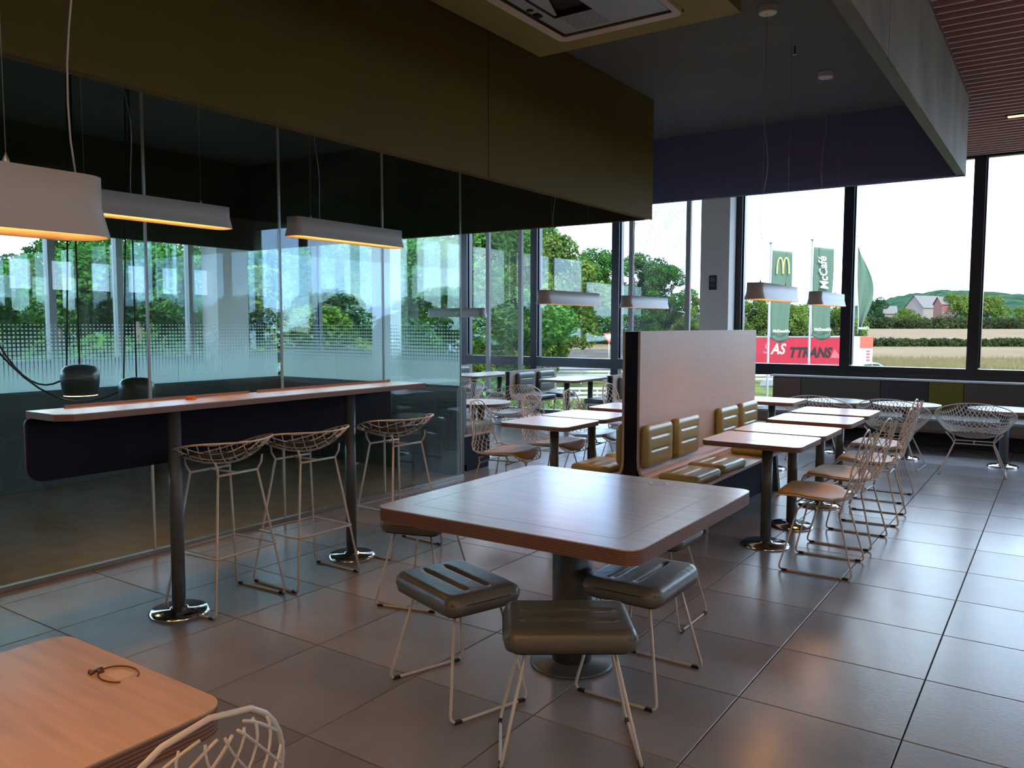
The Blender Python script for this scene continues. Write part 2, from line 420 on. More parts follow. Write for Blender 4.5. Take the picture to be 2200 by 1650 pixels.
# glazed walls: mullions, transom, panes
WY = 11.7
wn = 0
def window_y(x0, x1, frame):
    """bay of the far wall between two mullion centres"""
    global wn; wn += 1
    t = .065
    wroot = bpy.data.objects.new('window_%d' % wn, None); link(wroot); wroot.location = ((x0+x1)/2, WY, 0); struct(wroot)
    h = (x1-x0)/2
    MB().box(-h-t, -h+t, -.07, .07, 0, 3.68).box(-h+t, -h+t+.02, -.02, .07, .97, 3.6).build('mullion', frame, wroot)
    MB().box(-h+t, h-t, -.07, .07, .80, .955).box(-h+t, h-t, -.085, -.07, .87, .885).build('transom', frame, wroot)
    MB().box(-h+t, h-t, -.05, .05, 0, .06).build('bottom_rail', frame, wroot)
    MB().box(-h+t, h-t, -.05, .05, 3.58, 3.68).build('top_rail', frame, wroot)
    MB().box(-h+t, h-t, -.006, .006, .955, 3.58).build('pane', 'window_glass', wroot)
    MB().box(-h+t, h-t, -.006, .006, .06, .80).build('pane', 'window_glass', wroot)
xs = [-12.95, -11.2, -9.0, -7.5, -5.95, -3.97, -2.45, -.93, .59, 2.11, 3.63, 5.15]
for a, b in zip(xs, xs[1:]): window_y(a, b, 'frame_blue' if b < -4 else 'frame_dark')
struct(MB().box(5.1, 6.2, 11.6, 11.8, -.3, 3.7).build('wall_far_end', 'wall_paint'))
struct(MB().box(-3.4, 5.2, 11.62, 11.68, 0, .79).build('wall_far_low', 'white_paint'))
struct(MB().box(-3.4, 5.2, 11.45, 11.72, .79, .812).build('trim_sill', 'white_paint'))
WX = -13.0
def window_x(y0, y1):
    global wn; wn += 1
    t = .055
    wroot = bpy.data.objects.new('window_%d' % wn, None); link(wroot); wroot.location = (WX, (y0+y1)/2, 0); struct(wroot)
    h = (y1-y0)/2
    MB().box(-.07, .07, -h-t, -h+t, 0, 3.68).build('mullion', 'mesh_frame', wroot)
    MB().box(-.07, .07, -h+t, h-t, .80, .955).build('transom', 'frame_blue', wroot)
    MB().box(-.05, .05, -h+t, h-t, 0, .06).build('bottom_rail', 'frame_blue', wroot)
    MB().box(-.05, .05, -h+t, h-t, 3.58, 3.68).build('top_rail', 'frame_blue', wroot)
    MB().box(-.006, .006, -h+t, h-t, .955, 3.58).build('pane', 'window_glass', wroot)
    MB().box(-.006, .006, -h+t, h-t, .06, .80).build('pane', 'window_glass', wroot)
for a, b in ((-5, -2.0), (-2.0, .2), (.2, 2.25), (2.25, 4.3), (4.3, 6.33), (6.33, 7.42), (7.42, 8.75), (8.75, 11.68)): window_x(a, b)
# columns
tag(MB().box(-4.42, -3.99, 11.35, 11.62, 0, 3.66).build('column', 'column'), 'light grey square column at the far window wall with a small black plate', 'column')
tag(MB().box(-10.97, -10.5, 11.3, 11.6, 0, 3.66).build('column', 'white_paint'), 'pale square column at the far window wall behind the glass enclosure', 'column')
tag(MB().box(-12.85, -12.4, 8.9, 9.55, 0, 3.66).build('column', 'column'), 'grey column at the side windows seen through the left glass panes', 'column')
# plate on the column
pl = thing('wall_sign', 'small black plate with a pale round emblem on the grey column', 'sign', (-4.225, 11.349, 2.12))
MB().box(-.055, .055, -.008, 0, -.105, .105).build('plate', 'sign_black', pl)
em = MB()
em.tube([(.034*math.cos(a), -.0085, .045+.034*math.sin(a)) for a in [2*PI*k/20 for k in range(20)]], .0022, 4, closed=True)
arch = [(-.020, .022), (-.018, .045), (-.011, .062), (-.004, .045), (0, .028), (.004, .045), (.011, .062), (.018, .045), (.020, .022)]
em.tube([(x, -.0085, z) for x, z in arch], .0026, 4); em.build('emblem', 'sign_print', pl)
MB().box(-.036, .036, -.0095, -.008, -.026, -.0235).box(-.03, .030, -.0095, -.008, -.046, -.041).build('print_lines', 'sign_print', pl)
# mesh screens beside the far windows
def screen(x0, x1, label):
    s_ = thing('mesh_screen', label, 'screen', ((x0+x1)/2, 11.42, 0), group='tall perforated screens by the far windows'); h = (x1-x0)/2
    for sx in (-1, 1): MB().box(sx*h-.035, sx*h+.035, -.03, .03, 0, 3.64).build('post', 'mesh_frame', s_)
    for z0, z1 in ((.35, 1.35), (1.355, 2.55), (2.555, 3.62)): MB().box(-h+.035, h-.035, -.002, .002, z0, z1).build('perforated_sheet', 'perforated', s_)
screen(-8.30, -7.62, 'tall perforated grey screen beside the narrow far window near the glass enclosure')
screen(-5.56, -4.63, 'tall perforated grey screen next to the light grey column')

# ================================================================ GLASS ENCLOSURE
struct(MB().box(-7.6, -4.9, -5, 6.25, -.011, .002).build('floor_enclosure', 'carpet_beige'))
gf = bpy.data.objects.new('wall_glass_front', None); link(gf); struct(gf)
for y0, y1 in ((-1.3, -.25), (-.25, .82), (.82, 1.89), (1.89, 2.963), (2.963, 4.033), (4.033, 5.136), (5.136, 6.22)):
    MB().box(-4.862, -4.85, y0+.004, y1-.004, .03, 3.6).build('pane', 'enclosure_glass', gf)
mat('joint', (.45, .52, .50), .3)
for y in (-.25, .82, 1.89, 2.963, 4.033, 5.136): MB().box(-4.8635, -4.8485, y-.007, y+.007, .03, 3.6).build('joint', 'joint', gf)
MB().box(-4.864, -4.848, 6.214, 6.222, .03, 3.6).build('edge_strip', 'joint', gf)
MB().box(-4.875, -4.837, -1.3, 6.24, .002, .03).build('floor_channel', 'steel_channel', gf)
struct(MB().box(-4.93, -4.78, -5, -1.3, 0, 3.6).build('wall_enclosure_near', 'wall_paint'))
def padded(x0, x1, y0, y1, nm):
    ax = x1-x0 > y1-y0
    r = .06; prof = [(-.06, 0), (-.06, .84), (-.05, .875), (-.025, .895), (.025, .895), (.05, .875), (.06, .84), (.06, 0)]
    m = MB()
    if ax: m.rings([[(x, (y0+y1)/2+a, b) for a, b in prof] for x in (x0, x1)], 0, False)
    else: m.rings([[((x0+x1)/2+a, y, b) for a, b in prof] for y in (y0, y1)], 0, False)
    return m.build(nm, 'teal_vinyl')
lw = struct(padded(-7.72, -7.6, -5, 6.37, 'wall_padded_left'))
bw = struct(padded(-7.6, -4.93, 6.25, 6.37, 'wall_padded_back'))
for y0, y1 in ((-1, 1.1), (1.1, 3.2), (3.2, 5.0), (5.0, 6.3)): MB().box(-7.666, -7.654, y0+.004, y1-.004, .88, 2.95).build('pane', 'film_glass_y', lw)
for x0, x1 in ((-7.6, -6.68), (-6.68, -5.74), (-5.74, -4.93)): MB().box(x0+.004, x1-.004, 6.304, 6.316, .88, 2.95).build('pane', 'film_glass_x', bw)

# ================================================================ FURNITURE BUILDERS
def pad(w, d, h, slots, nx=26, ny=30, edge=.045, gw=.010, gd=.012):
    """upholstered cushion with pressed grooves; w along x, d along y, base at z=0; slots=[(x, y0, y1)]"""
    def outline(s, t):
        a = .78
        x = s*w/2; y = t*d/2
        r = min(w, d)*.16
        ex, ey = max(0, abs(x)-(w/2-r)), max(0, abs(y)-(d/2-r)); q = math.hypot(ex, ey)
        if q > r: k = r/q; x = math.copysign(w/2-r+ex*k, x); y = math.copysign(d/2-r+ey*k, y)
        return x, y
    def spaced(n): return [math.sin((i/(n-1)-.5)*PI)*.35+(i/(n-1)-.5)*2*.65 for i in range(n)]
    P = []
    for s in spaced(nx):
        row = []
        for t in spaced(ny):
            x, y = outline(s, t)
            dd = min(w/2-abs(x), d/2-abs(y))
            r = min(w, d)*.16; ex, ey = max(0, abs(x)-(w/2-r)), max(0, abs(y)-(d/2-r))
            if ex > 0 and ey > 0: dd = min(dd, r-math.hypot(ex, ey))
            k = max(0, min(1, dd/edge)); z = h*.55+h*.45*math.sqrt(max(0, 1-(1-k)**2))
            for sx, y0, y1 in slots:
                if y0-.01 < y < y1+.01: z -= gd*math.exp(-((x-sx)/gw)**2)*min(1, (y-y0+.01)/.015, (y1+.01-y)/.015)
            row.append((x, y, z))
        P.append(row)
    m = MB().grid(P, 0, True)
    ring = [P[i][0] for i in range(nx)]+[P[-1][j] for j in range(1, ny)]+[P[i][-1] for i in range(nx-2, -1, -1)]+[P[0][j] for j in range(ny-2, 0, -1)]
    mid = [(x*1.01, y*1.01, h*.45) for x, y, z in ring]; low = [(x*.97, y*.97, 0) for x, y, z in ring]
    m.rings([low, mid, ring], 0, True, True, False)
    return m
def ply_top(x0, x1, y0, y1, z0, z1, r, layers, name, parent, top='laminate'):
    """table top: laminate sheet over a layered plywood edge"""
    m = MB(); t = .004; n = layers; rings = []; mis = []
    zz = z0; dz = (z1-t-z0)/n
    for k in range(n):
        ins = .0 if k % 2 == 0 else .0015
        o_ = rrect(x0+ins, x1-ins, y0+ins, y1-ins, r-ins*.5, 4)
        rings.append([(x, y, zz) for x, y in o_]); zz += dz; rings.append([(x, y, zz) for x, y in o_]); mis += [0 if k % 2 == 0 else 1, 1]
    m.rings(rings, 0, False, mis=mis[:-1])
    a = m.build('edge', ['ply_light', 'ply_dark'], parent)
    MB().prism(rrect(x0, x1, y0, y1, r, 5), z1-t, z1).build(name, top, parent)
    return a
def sled(m, xf, xr, yt, yf, xtf, xtr, zt, r=.006, n=6):
    m.tube(fillet([(xtf, yt, zt), (xf, yf, r), (xr, yf, r), (xtr, yt, zt)], .035), r, n)
def feet(parent, pts):
    me = feet.me
    for x, y in pts: obj('foot', me, parent, (x, y, 0))
_f = MB(); _f.bbox(-.016, .016, -.0075, .0075, 0, .013, .002); feet.me = _f.mesh('foot', 'rubber')

# --- side chair of welded wire (faces +x)
CP = [(0, (.285, .405)), (.10, (.235, .450)), (.30, (.06, .428)), (.46, (-.085, .425)), (.56, (-.165, .450)), (.64, (-.205, .515)), (.80, (-.250, .690)), (1, (-.300, .875))]
CW = [(0, (.19,)), (.10, (.235,)), (.30, (.262,)), (.46, (.250,)), (.60, (.205,)), (.72, (.175,)), (.86, (.165,)), (1, (.145,))]
def chair_pt(u, v, lift=0):
    x, z = lerp_table(CP, v); wv = lerp_table(CW, v)[0]
    if v > .84: wv *= math.sqrt(max(0, 1-((v-.84)/.16)**2))
    if v < .10: wv *= math.sqrt(max(0, 1-((.10-v)/.10)**2*.55))
    k = max(0, min(1, (v-.5)/.25))
    return (x+.055*k*u*u, u*wv, z+(1-k)*.045*u*u*min(1, v*4)+lift)
def make_side_chair(seatmat):
    m = MB()
    for sgn in (1, -1):
        k = -.30
        while k < 1.3:
            seg = []
            for i in range(25):
                u = -1+i/12; v = k+sgn*.20*u
                if 0 <= v <= .985: seg.append(chair_pt(u, v))
            if len(seg) > 2: m.tube(seg, .0030, 4)
            k += .070
    rim = [chair_pt(-1, i/40) for i in range(41)]+[chair_pt(1, 1-i/40) for i in range(1, 41)]
    rm = MB().tube([p for i, p in enumerate(rim) if i == 0 or (Vector(p)-Vector(rim[i-1])).length > 1e-4], .0052, 6, closed=True)
    P = []
    for i in range(17):
        v = .02+.50*i/16; f = math.sqrt(max(.03, 1-((i/16-.5)*2)**4)); P.append([chair_pt(-.93*f+1.86*f*j/14, v, .010+.030*math.sqrt(max(0, 1-(j/7-1)**2*.98))*min(1, f*1.1)) for j in range(15)])
    Q = [[(x, y, z-.012-.010) for x, y, z in [chair_pt(-.93*math.sqrt(max(.03, 1-((i/16-.5)*2)**4))+1.86*math.sqrt(max(.03, 1-((i/16-.5)*2)**4))*j/14, .02+.50*i/16, .018) for j in range(15)]] for i in range(17)]
    pm = MB().grid(P, 0, True, True).grid(Q, 0, True)
    ring = lambda G: [G[i][0] for i in range(17)]+[G[16][j] for j in range(1, 15)]+[G[i][14] for i in range(15, -1, -1)]+[G[0][j] for j in range(13, 0, -1)]
    pm.rings([ring(Q), ring(P)], 0, True, False, False)
    fm = MB()
    fm.tube([(-.12, 0, .375), (.12, 0, .375)], .006, 6)
    fm.tube([(.12, -.165, .375), (.12, .165, .375)], .006, 6).tube([(-.12, -.165, .375), (-.12, .165, .375)], .006, 6)
    for sx in (1, -1):
        for sy in (1, -1): fm.tube([(sx*.12, sy*.165, .375), (sx*.135, sy*.150, .415), (sx*.10, sy*.12, .437 if sx > 0 else .424)], .006, 6)
    return m.mesh('wire_lattice', 'wire_white'), rm.mesh('rim', 'wire_white'), pm.mesh('seat_pad', seatmat), fm.mesh('seat_bracket', 'wire_white')
sled_l = MB(); sled(sled_l, .215, -.215, .165, .225, .12, -.12, .375); sled_l = sled_l.mesh('sled_leg', 'wire_white')
sled_r = MB(); sled(sled_r, .215, -.215, -.165, -.225, .12, -.12, .375); sled_r = sled_r.mesh('sled_leg', 'wire_white')
lat_me, rim_me, pad_mustard, brk_me = make_side_chair('mustard_leather')
pad_grey = pad_mustard.copy(); pad_grey.materials.clear(); pad_grey.materials.append(MATS['grey_green_leather'])
def side_chair(loc, rz, label, pm, group):
    t = thing('wire_chair', label, 'chair', loc, rz, group)
    sh = obj('wire_lattice', lat_me, t); obj('rim', rim_me, sh); obj('seat_pad', pm, t); obj('seat_bracket', brk_me, t)
    for me, sy in ((sled_l, 1), (sled_r, -1)):
        l_ = obj('sled_leg', me, t)
        for x in (.175, -.175): obj('foot', feet.me, l_, (x, sy*.225, 0))
    return t
# --- bowl shaped shells on a disk map
def bowl(rx, ry, zb, zr, flat, wires, pt_pow):
    def P(a, b):
        t = math.hypot(a, b); th = math.atan2(b, a)
        rr = t**flat if t > 0 else 0
        s_ = rr/t if t > 1e-6 else 0
        return (rx*a*s_, ry*b*s_, zb+(zr(th)-zb)*t**pt_pow)
    m = MB()
    for sg in (1, -1):
        for k in range(-wires, wires+1):
            c = (k+.5)/(wires+.5)*.97*math.sqrt(2)
            seg = []
            for i in range(33):
                d = (-1+i/16)*math.sqrt(2)
                a, b = (c+d)/2, sg*(c-d)/2
                if a*a+b*b <= 1: seg.append(P(a, b))
            if len(seg) > 2: m.tube(seg, .0030, 4)
    rim = [P(math.cos(2*PI*i/48), math.sin(2*PI*i/48)) for i in range(48)]
    return m, MB().tube(rim, .0055, 6, closed=True), P
def disc_pad(P, f, lift, th):
    m = MB(); rings = []; N = 28
    for r in (f, f*.97, f*.8, f*.5, .001):
        rings.append([(lambda p: (p[0], p[1], p[2]+lift+th*math.sqrt(max(0, 1-(r/f)**2*.999))))(P(r*math.cos(2*PI*i/N), r*math.sin(2*PI*i/N))) for i in range(N)])
    low = [(x, y, z-.006) for x, y, z in [P(f*math.cos(2*PI*i/N), f*math.sin(2*PI*i/N)) for i in range(N)]]
    m.rings([low]+rings, 0, True); return m
tub_m, tub_rim, TP = bowl(.315, .365, .365, lambda th: .585-.155*math.cos(th), .62, 13, 2.0)
tub_lat = tub_m.mesh('wire_lattice', 'wire_white'); tub_rim = tub_rim.mesh('rim', 'wire_white')
tub_pad = disc_pad(TP, .43, .006, .045).mesh('seat_pad', 'grey_green_leather')
fm = MB()
for sx in (1, -1):
    fm.tube([(sx*.13, -.17, .315), (sx*.13, .17, .315)], .0065, 6)
    for sy in (1, -1): fm.tube(fillet([(sx*.13, sy*.17, .315), (sx*.15, sy*.19, .36), (sx*.165, sy*.25, .43)], .02), .0065, 6)
fm.tube([(-.13, 0, .315), (.13, 0, .315)], .0065, 6)
tub_brk = fm.mesh('seat_bracket', 'wire_white')
tl_ = MB(); sled(tl_, .255, -.255, .17, .29, .13, -.13, .315, .0065); tub_l = tl_.mesh('sled_leg', 'wire_white')
tl_ = MB(); sled(tl_, .255, -.255, -.17, -.29, .13, -.13, .315, .0065); tub_r = tl_.mesh('sled_leg', 'wire_white')
def tub_chair(loc, rz, label, group):
    t = thing('tub_chair', label, 'chair', loc, rz, group)
    sh = obj('wire_lattice', tub_lat, t); obj('rim', tub_rim, sh); obj('seat_pad', tub_pad, t); obj('seat_bracket', tub_brk, t)
    obj('sled_leg', tub_l, t); obj('sled_leg', tub_r, t)
# --- bar stool (faces -x)
bs_m, bs_rim, BP = bowl(.225, .275, .758, lambda th: .858+.052*math.cos(th)-.018*math.cos(2*th), .9, 4, 2.0)
bs_lat = bs_m.mesh('wire_lattice', 'wire_white'); bs_rim = bs_rim.mesh('rim', 'wire_white')
bs_pad = disc_pad(BP, .80, .004, .022).mesh('seat_pad', 'brown_leather')
fm = MB()
for sx in (1, -1):
    fm.tube([(sx*.11, -.13, .715), (sx*.11, .13, .715)], .007, 6)
    for sy in (1, -1): fm.tube([(sx*.11, sy*.13, .715), (sx*.125, sy*.145, .755), (sx*.12, sy*.155, .795)], .0065, 6)
fm.tube([(-.11, 0, .715), (.11, 0, .715)], .0065, 6)
bs_brk = fm.mesh('seat_bracket', 'wire_white')
def leg_at(z, xf, xt, yf, yt, zt): k = z/zt; return xf+(xt-xf)*k, yf+(yt-yf)*k
bs_l = MB(); sled(bs_l, .20, -.20, .13, .235, .11, -.11, .715, .0065); bs_l = bs_l.mesh('sled_leg', 'wire_white')
bs_r = MB(); sled(bs_r, .20, -.20, -.13, -.235, .11, -.11, .715, .0065); bs_r = bs_r.mesh('sled_leg', 'wire_white')
lx, ly = leg_at(.30, .20, .11, .235, .13, .715)
bs_ring = MB().tube(fillet([(-lx-.01, -ly-.01, .30), (lx+.01, -ly-.01, .30), (lx+.01, ly+.01, .30), (-lx-.01, ly+.01, .30), (-lx-.01, -ly-.01, .30)], .02), .006, 6).mesh('foot_ring', 'wire_white')
def bar_stool(loc, rz, label):
    t = thing('bar_stool', label, 'stool', loc, rz, 'wire bar stools along the high counter')
    sh = obj('wire_lattice', bs_lat, t); obj('rim', bs_rim, sh); obj('seat_pad', bs_pad, t); obj('seat_bracket', bs_brk, t); obj('foot_ring', bs_ring, t)
    for me, sy in ((bs_l, 1), (bs_r, -1)):
        l_ = obj('sled_leg', me, t)
        for x in (.165, -.165): obj('foot', feet.me, l_, (x, sy*.235, 0))
# --- upholstered stool: sled runners along x, grooves along y
st_pad = pad(.35, .46, .074, [(-.055, -.15, .15), (.045, -.15, .15)], 64, 30, .034, .0085, .016).mesh('seat_cushion', 'grey_leather')
st_under = MB().prism(rrect(-.15, .15, -.2, .2, .03, 3), -.012, 0).mesh('seat_board', 'rubber')
st_seam = MB().tube([(.169*1.02*(abs(math.cos(a))**.35)*(1 if math.cos(a) > 0 else -1), .2265*1.02*(abs(math.sin(a))**.35)*(1 if math.sin(a) > 0 else -1), .040) for a in [2*PI*(k+.5)/40 for k in range(40)]], .0022, 4, closed=True).mesh('piping', 'rubber')
st_l = MB(); sled(st_l, .185, -.185, .150, .240, .105, -.105, .395); st_l = st_l.mesh('sled_leg', 'wire_white')
st_r = MB(); sled(st_r, .185, -.185, -.150, -.240, .105, -.105, .395); st_r = st_r.mesh('sled_leg', 'wire_white')
def pad_stool(loc, rz, label):
    t = thing('padded_stool', label, 'stool', loc, rz, 'grey padded stools around the square table')
    c = obj('seat_cushion', st_pad, t, (0, 0, .402)); obj('seat_board', st_under, t, (0, 0, .402)); obj('piping', st_seam, c)
    for me, sy in ((st_l, 1), (st_r, -1)):
        l_ = obj('sled_leg', me, t)
        for x in (.15, -.15): obj('foot', feet.me, l_, (x, sy*.24, 0))
# --- tables
def pole_base(parent, x, y, ztop, pr=.036, br=.165, n=24):
    MB().lathe([(pr, .02), (pr, ztop)], x, y, 18).build('pole', 'pole_paint', parent)
    MB().lathe([(br, 0), (br, .004), (br*.93, .016), (br*.88, .02), (pr+.012, .022), (pr+.012, .030), (pr, .030)], x, y, 32).build('base_plate', 'chrome', parent)
def two_top(cx, cy, label, group, layers=4, w=.66, d=.575):
    t = thing('cafe_table', label, 'table', (cx, cy, 0), 0, group)
    ply_top(-w/2, w/2, -d/2, d/2, .695, .73, .055, layers, 'table_top', t)
    pole_base(t, .04, 0, .695); return t
def round_table(cx, cy, label, group, r=.35):
    t = thing('round_table', label, 'table', (cx, cy, 0), 0, group)
    MB().lathe([(r, .585), (r, .616)], 0, 0, 40, sm=False).build('edge', 'ply_light', t)
    MB().lathe([(r, .616), (r, .62)], 0, 0, 40, sm=False).build('table_top', 'laminate', t)
    pole_base(t, 0, 0, .585, .045, .15); return t

# ================================================================ THE SQUARE TABLE
bt = thing('square_table', 'large square light wood table in the foreground on a thick grey pedestal', 'table', (-1.78, 3.09, 0))
ply_top(-.61, .61, -.63, .63, .672, .73, .06, 13, 'table_top', bt)
m = MB()
for x0, x1, y0, y1 in ((-.49, .49, -.512, -.51), (-.49, .49, .51, .512), (-.492, -.49, -.51, .51), (.49, .492, -.51, .51)): m.box(x0, x1, y0, y1, .73, .7302)
m.build('inlay_line', 'ply_light', bt)
MB().lathe([(.088, .02), (.088, .672)], .03, -.05, 32).build('pedestal', 'pole_paint', bt)
MB().lathe([(.185, 0), (.185, .006), (.172, .016), (.09, .018), (.088, .02)], .03, -.05, 40).build('base_plate', 'pole_paint', bt)
MB().lathe([(.045, .73), (.045, .7308), (.033, .7309), (.033, .7304)], .18, .52, 24).build('sticker', 'panel_pale', bt)
pad_stool((-2.0, 2.53, 0), R(71), 'grey padded stool at the left of the near edge of the square table')
pad_stool((-1.42, 3.05, 0), 0, 'grey padded stool under the right corner of the square table')
pad_stool((-1.41, 2.42, 0), R(125), 'grey padded stool nearest the camera in front of the square table')
pad_stool((-2.87, 3.35, 0), R(15.6), 'grey padded stool at the left side of the square table toward the bar')
pad_stool((-1.72, 3.80, 0), R(90), 'grey padded stool at the far side of the square table, mostly hidden by the top')

# ================================================================ ORANGE-LIT TABLE AND CHAIR IN THE CORNER
ct = thing('cafe_table', 'wooden table lit orange by the near lamp in the lower left corner', 'table', (-1.70, .70, 0))
ply_top(-.33, .325, -.29, .29, .672, .73, .055, 13, 'table_top', ct, 'oak')
pole_base(ct, .02, 0, .672)
m = MB(); ring = []
for k in range(34):
    a = 2*PI*k/40+.5; ring.append((.012+.052*math.cos(a), .235+.036*math.sin(a), .7308))
stk = m.tube(ring, .0022, 4).build('sticker', 'sticker_brown', ct)
MB().prism(rrect(-.008, .042, .217, .257, .004, 2), .7301, .7306).build('sticker_label', 'sticker_pale', stk)
text('sticker_number', '34', .032, 'sticker_brown', stk, Matrix.Translation((-.040, .213, .7312)) @ Matrix.Rotation(R(-110), 4, 'Z'), 0, .0012)
side_chair((-1.34, .765, 0), PI-.05, 'white wire chair with its tall back in the lower left corner by the orange-lit table', pad_mustard, 'wire chairs')

# ================================================================ BAR COUNTER
bc = thing('bar_counter', 'long narrow bar counter with wooden top and navy front panel', 'counter', (-3.79, 3.02, 0))
m = MB(); oo = [(-.155, -1.23), (.10, -1.23), (.155, -1.17), (.165, -1.10), (.165, 1.23), (-.155, 1.23)]
m.rings([[(x, y, z) for x, y in oo] for z in (1.068, 1.096)], 0, False).build('edge', 'ply_light', bc)
MB().prism(oo, 1.096, 1.1).build('counter_top', 'laminate', bc)
r = .07; y0, y1, z0, z1 = -1.235, 1.215, .76, 1.066
op = [(y1, z1), (y0+.03, z1), (y0+.008, z1-.01), (y0, z1-.03)]+[(y0+r-r*math.cos(R(a)), z0+r-r*math.sin(R(a))) for a in range(0, 91, 15)]+[(y1, z0)]
MB().rings([[(x, y, z) for y, z in op] for x in (-.172, -.162)], 0).build('panel_back', 'ply_light', bc)
MB().rings([[(x, y*.999, z) for y, z in op] for x in (-.162, -.15)], 0).build('front_panel', 'navy', bc)
for (a, b) in ((-1.06, .0), (.06, 1.2)): MB().box(-.150, -.138, a, b, 1.1, 1.112).build('back_lip', 'ply_light', bc)
pole_base(bc, .03, -.60, 1.068, .034, .155); pole_base(bc, .03, .64, 1.068, .034, .155)
m = MB(); rr_ = random.Random(3)
for k in range(14):
    a, q = rr_.random()*6.28, .022*rr_.random(); s_ = .004+.005*rr_.random()
    m.box(q*math.cos(a)-s_, q*math.cos(a)+s_, q*math.sin(a)-s_, q*math.sin(a)+s_, 0, s_*1.6)
tag(m.build('crumb_pile', 'orange_litter', None, (-3.85, 2.58, 1.1)), 'small orange heap of crumbs on the bar counter', 'crumbs')
bar_stool((-3.70, 2.67, 0), .06, 'wire bar stool at the counter nearest the camera, beside the near counter pole')
bar_stool((-3.66, 3.20, 0), -.02, 'wire bar stool in the middle of the counter between the two poles')
bar_stool((-3.65, 3.97, 0), -.06, 'wire bar stool at the far end of the counter')

# ================================================================ PARTITION WITH BENCHES
# bent panel: profile (x,z) of one half, swept along y
def bench_half(parent, sgn, padmat, xs, y0, y1, ztop, seat_d, padw, pads, backs, face):
    pr = [(0, ztop), (0, .56), (.004, .50), (.022, .455), (.06, .43), (.11, .42), (seat_d, .415)]
    inn = [(x-.0, z) for x, z in pr]
    out = [(-.018, ztop), (-.018, .55), (-.014, .49), (.008, .44), (.055, .410), (.11, .400), (seat_d, .395)]
    prof = [(face+sgn*x, z) for x, z in pr]+[(face+sgn*x, z) for x, z in out[::-1]]
    MB().rings([[(x, y, z) for x, z in (prof if sgn < 0 else prof[::-1])] for y in (y0, y1)], 0).build('bent_panel', 'oak_y', parent)
pt = thing('partition_bench', 'tall pale oak partition with padded bench seats on both sides', 'bench', (-2.49, 6.4, 0))
PY0, PY1 = -1.27, 1.29
bench_half(pt, 1, None, None, PY0, PY1, 1.458, .45, 0, None, None, .068)
bench_half(pt, -1, None, None, PY0, PY1, 1.458, .45, 0, None, None, -.068)
MB().box(-.05, .05, PY0+.004, PY1-.004, .02, 1.455).build('core', 'navy', pt)
for sx in (-1, 1):
    for yy in (-.85, .95): MB().rings([[(sx*.06, yy-.03, 0), (sx*.42, yy-.03, 0), (sx*.42, yy+.03, 0), (sx*.06, yy+.03, 0)], [(sx*.06, yy-.03, .40), (sx*.38, yy-.03, .40), (sx*.38, yy+.03, .40), (sx*.06, yy+.03, .40)]]).build('bench_leg', 'pole_paint', pt)
    MB().box(min(sx*.06, sx*.30), max(sx*.06, sx*.30), -.80, .90, .0, .39).build('plinth', 'navy', pt)
bp_me = pad(.30, .47, .055, [(-.065, -.15, .15), (.03, -.15, .15)], 50, 20, .04, .007, .012)
seat_me = {}
for k in ('olive_leather', 'grey_green_leather'): seat_me[k] = bp_me.mesh('cushion', k)
def cushions(parent, sgn, face, ys, mt, zb=.54, xb=.07, seatx=.285):
    for yy in ys:
        o = obj('back_cushion', seat_me[mt], parent); o.matrix_local = Matrix.Translation((face+sgn*.004, yy, zb+.145)) @ Matrix.Rotation(sgn*R(90), 4, 'Y') @ Matrix.Rotation(PI if sgn < 0 else 0, 4, 'Z')
        o = obj('seat_cushion', seat_me[mt], parent, (face+sgn*seatx, yy, .421)); o.rotation_euler = (0, 0, R(rnd.uniform(-4, 4)))
cushions(pt, 1, .068, (-1.03, -.49, .44, .99), 'olive_leather', .50)
cushions(pt, -1, -.068, (-1.03, -.49, .44, .99), 'olive_leather', .50)

# right row of two-seat tables and chairs
G1 = 'two-seat tables on the right of the tall partition'
for y, lb in ((5.467, 'two-seat wooden table nearest the camera in the row right of the oak partition'), (6.10, 'two-seat wooden table second from the camera in the row right of the oak partition'),
              (6.93, 'two-seat wooden table third from the camera in the row right of the oak partition'), (7.63, 'two-seat wooden table farthest from the camera in the row right of the oak partition')):
    two_top(-1.665, y, lb, G1)
m = MB()
for i, (cx, cy) in enumerate(((-1.62, 5.44), (-1.58, 6.08))):
    o = MB().prism(rrect(-.13, .13, -.09, .09, .004, 2), .73, .7306).build('place_mat', 'laminate'); o.location = (cx, cy, .0002); o.rotation_euler = (0, 0, .03)
    tag(o, ('pale rectangular paper place mat on the nearest two-seat table', 'pale rectangular paper place mat on the second two-seat table')[i], 'place mat')
for (x, y, a, lb) in ((-1.185, 5.18, .04, 'white wire chair with mustard seat nearest the camera in the right row'), (-1.19, 5.93, -.05, 'white wire chair with mustard seat second from the camera in the right row'),
                      (-1.17, 6.73, .03, 'white wire chair with mustard seat third from the camera in the right row'), (-1.25, 7.62, -.03, 'white wire chair farthest from the camera in the right row')):
    side_chair((x, y, 0), PI+a, lb, pad_mustard, 'wire chairs')
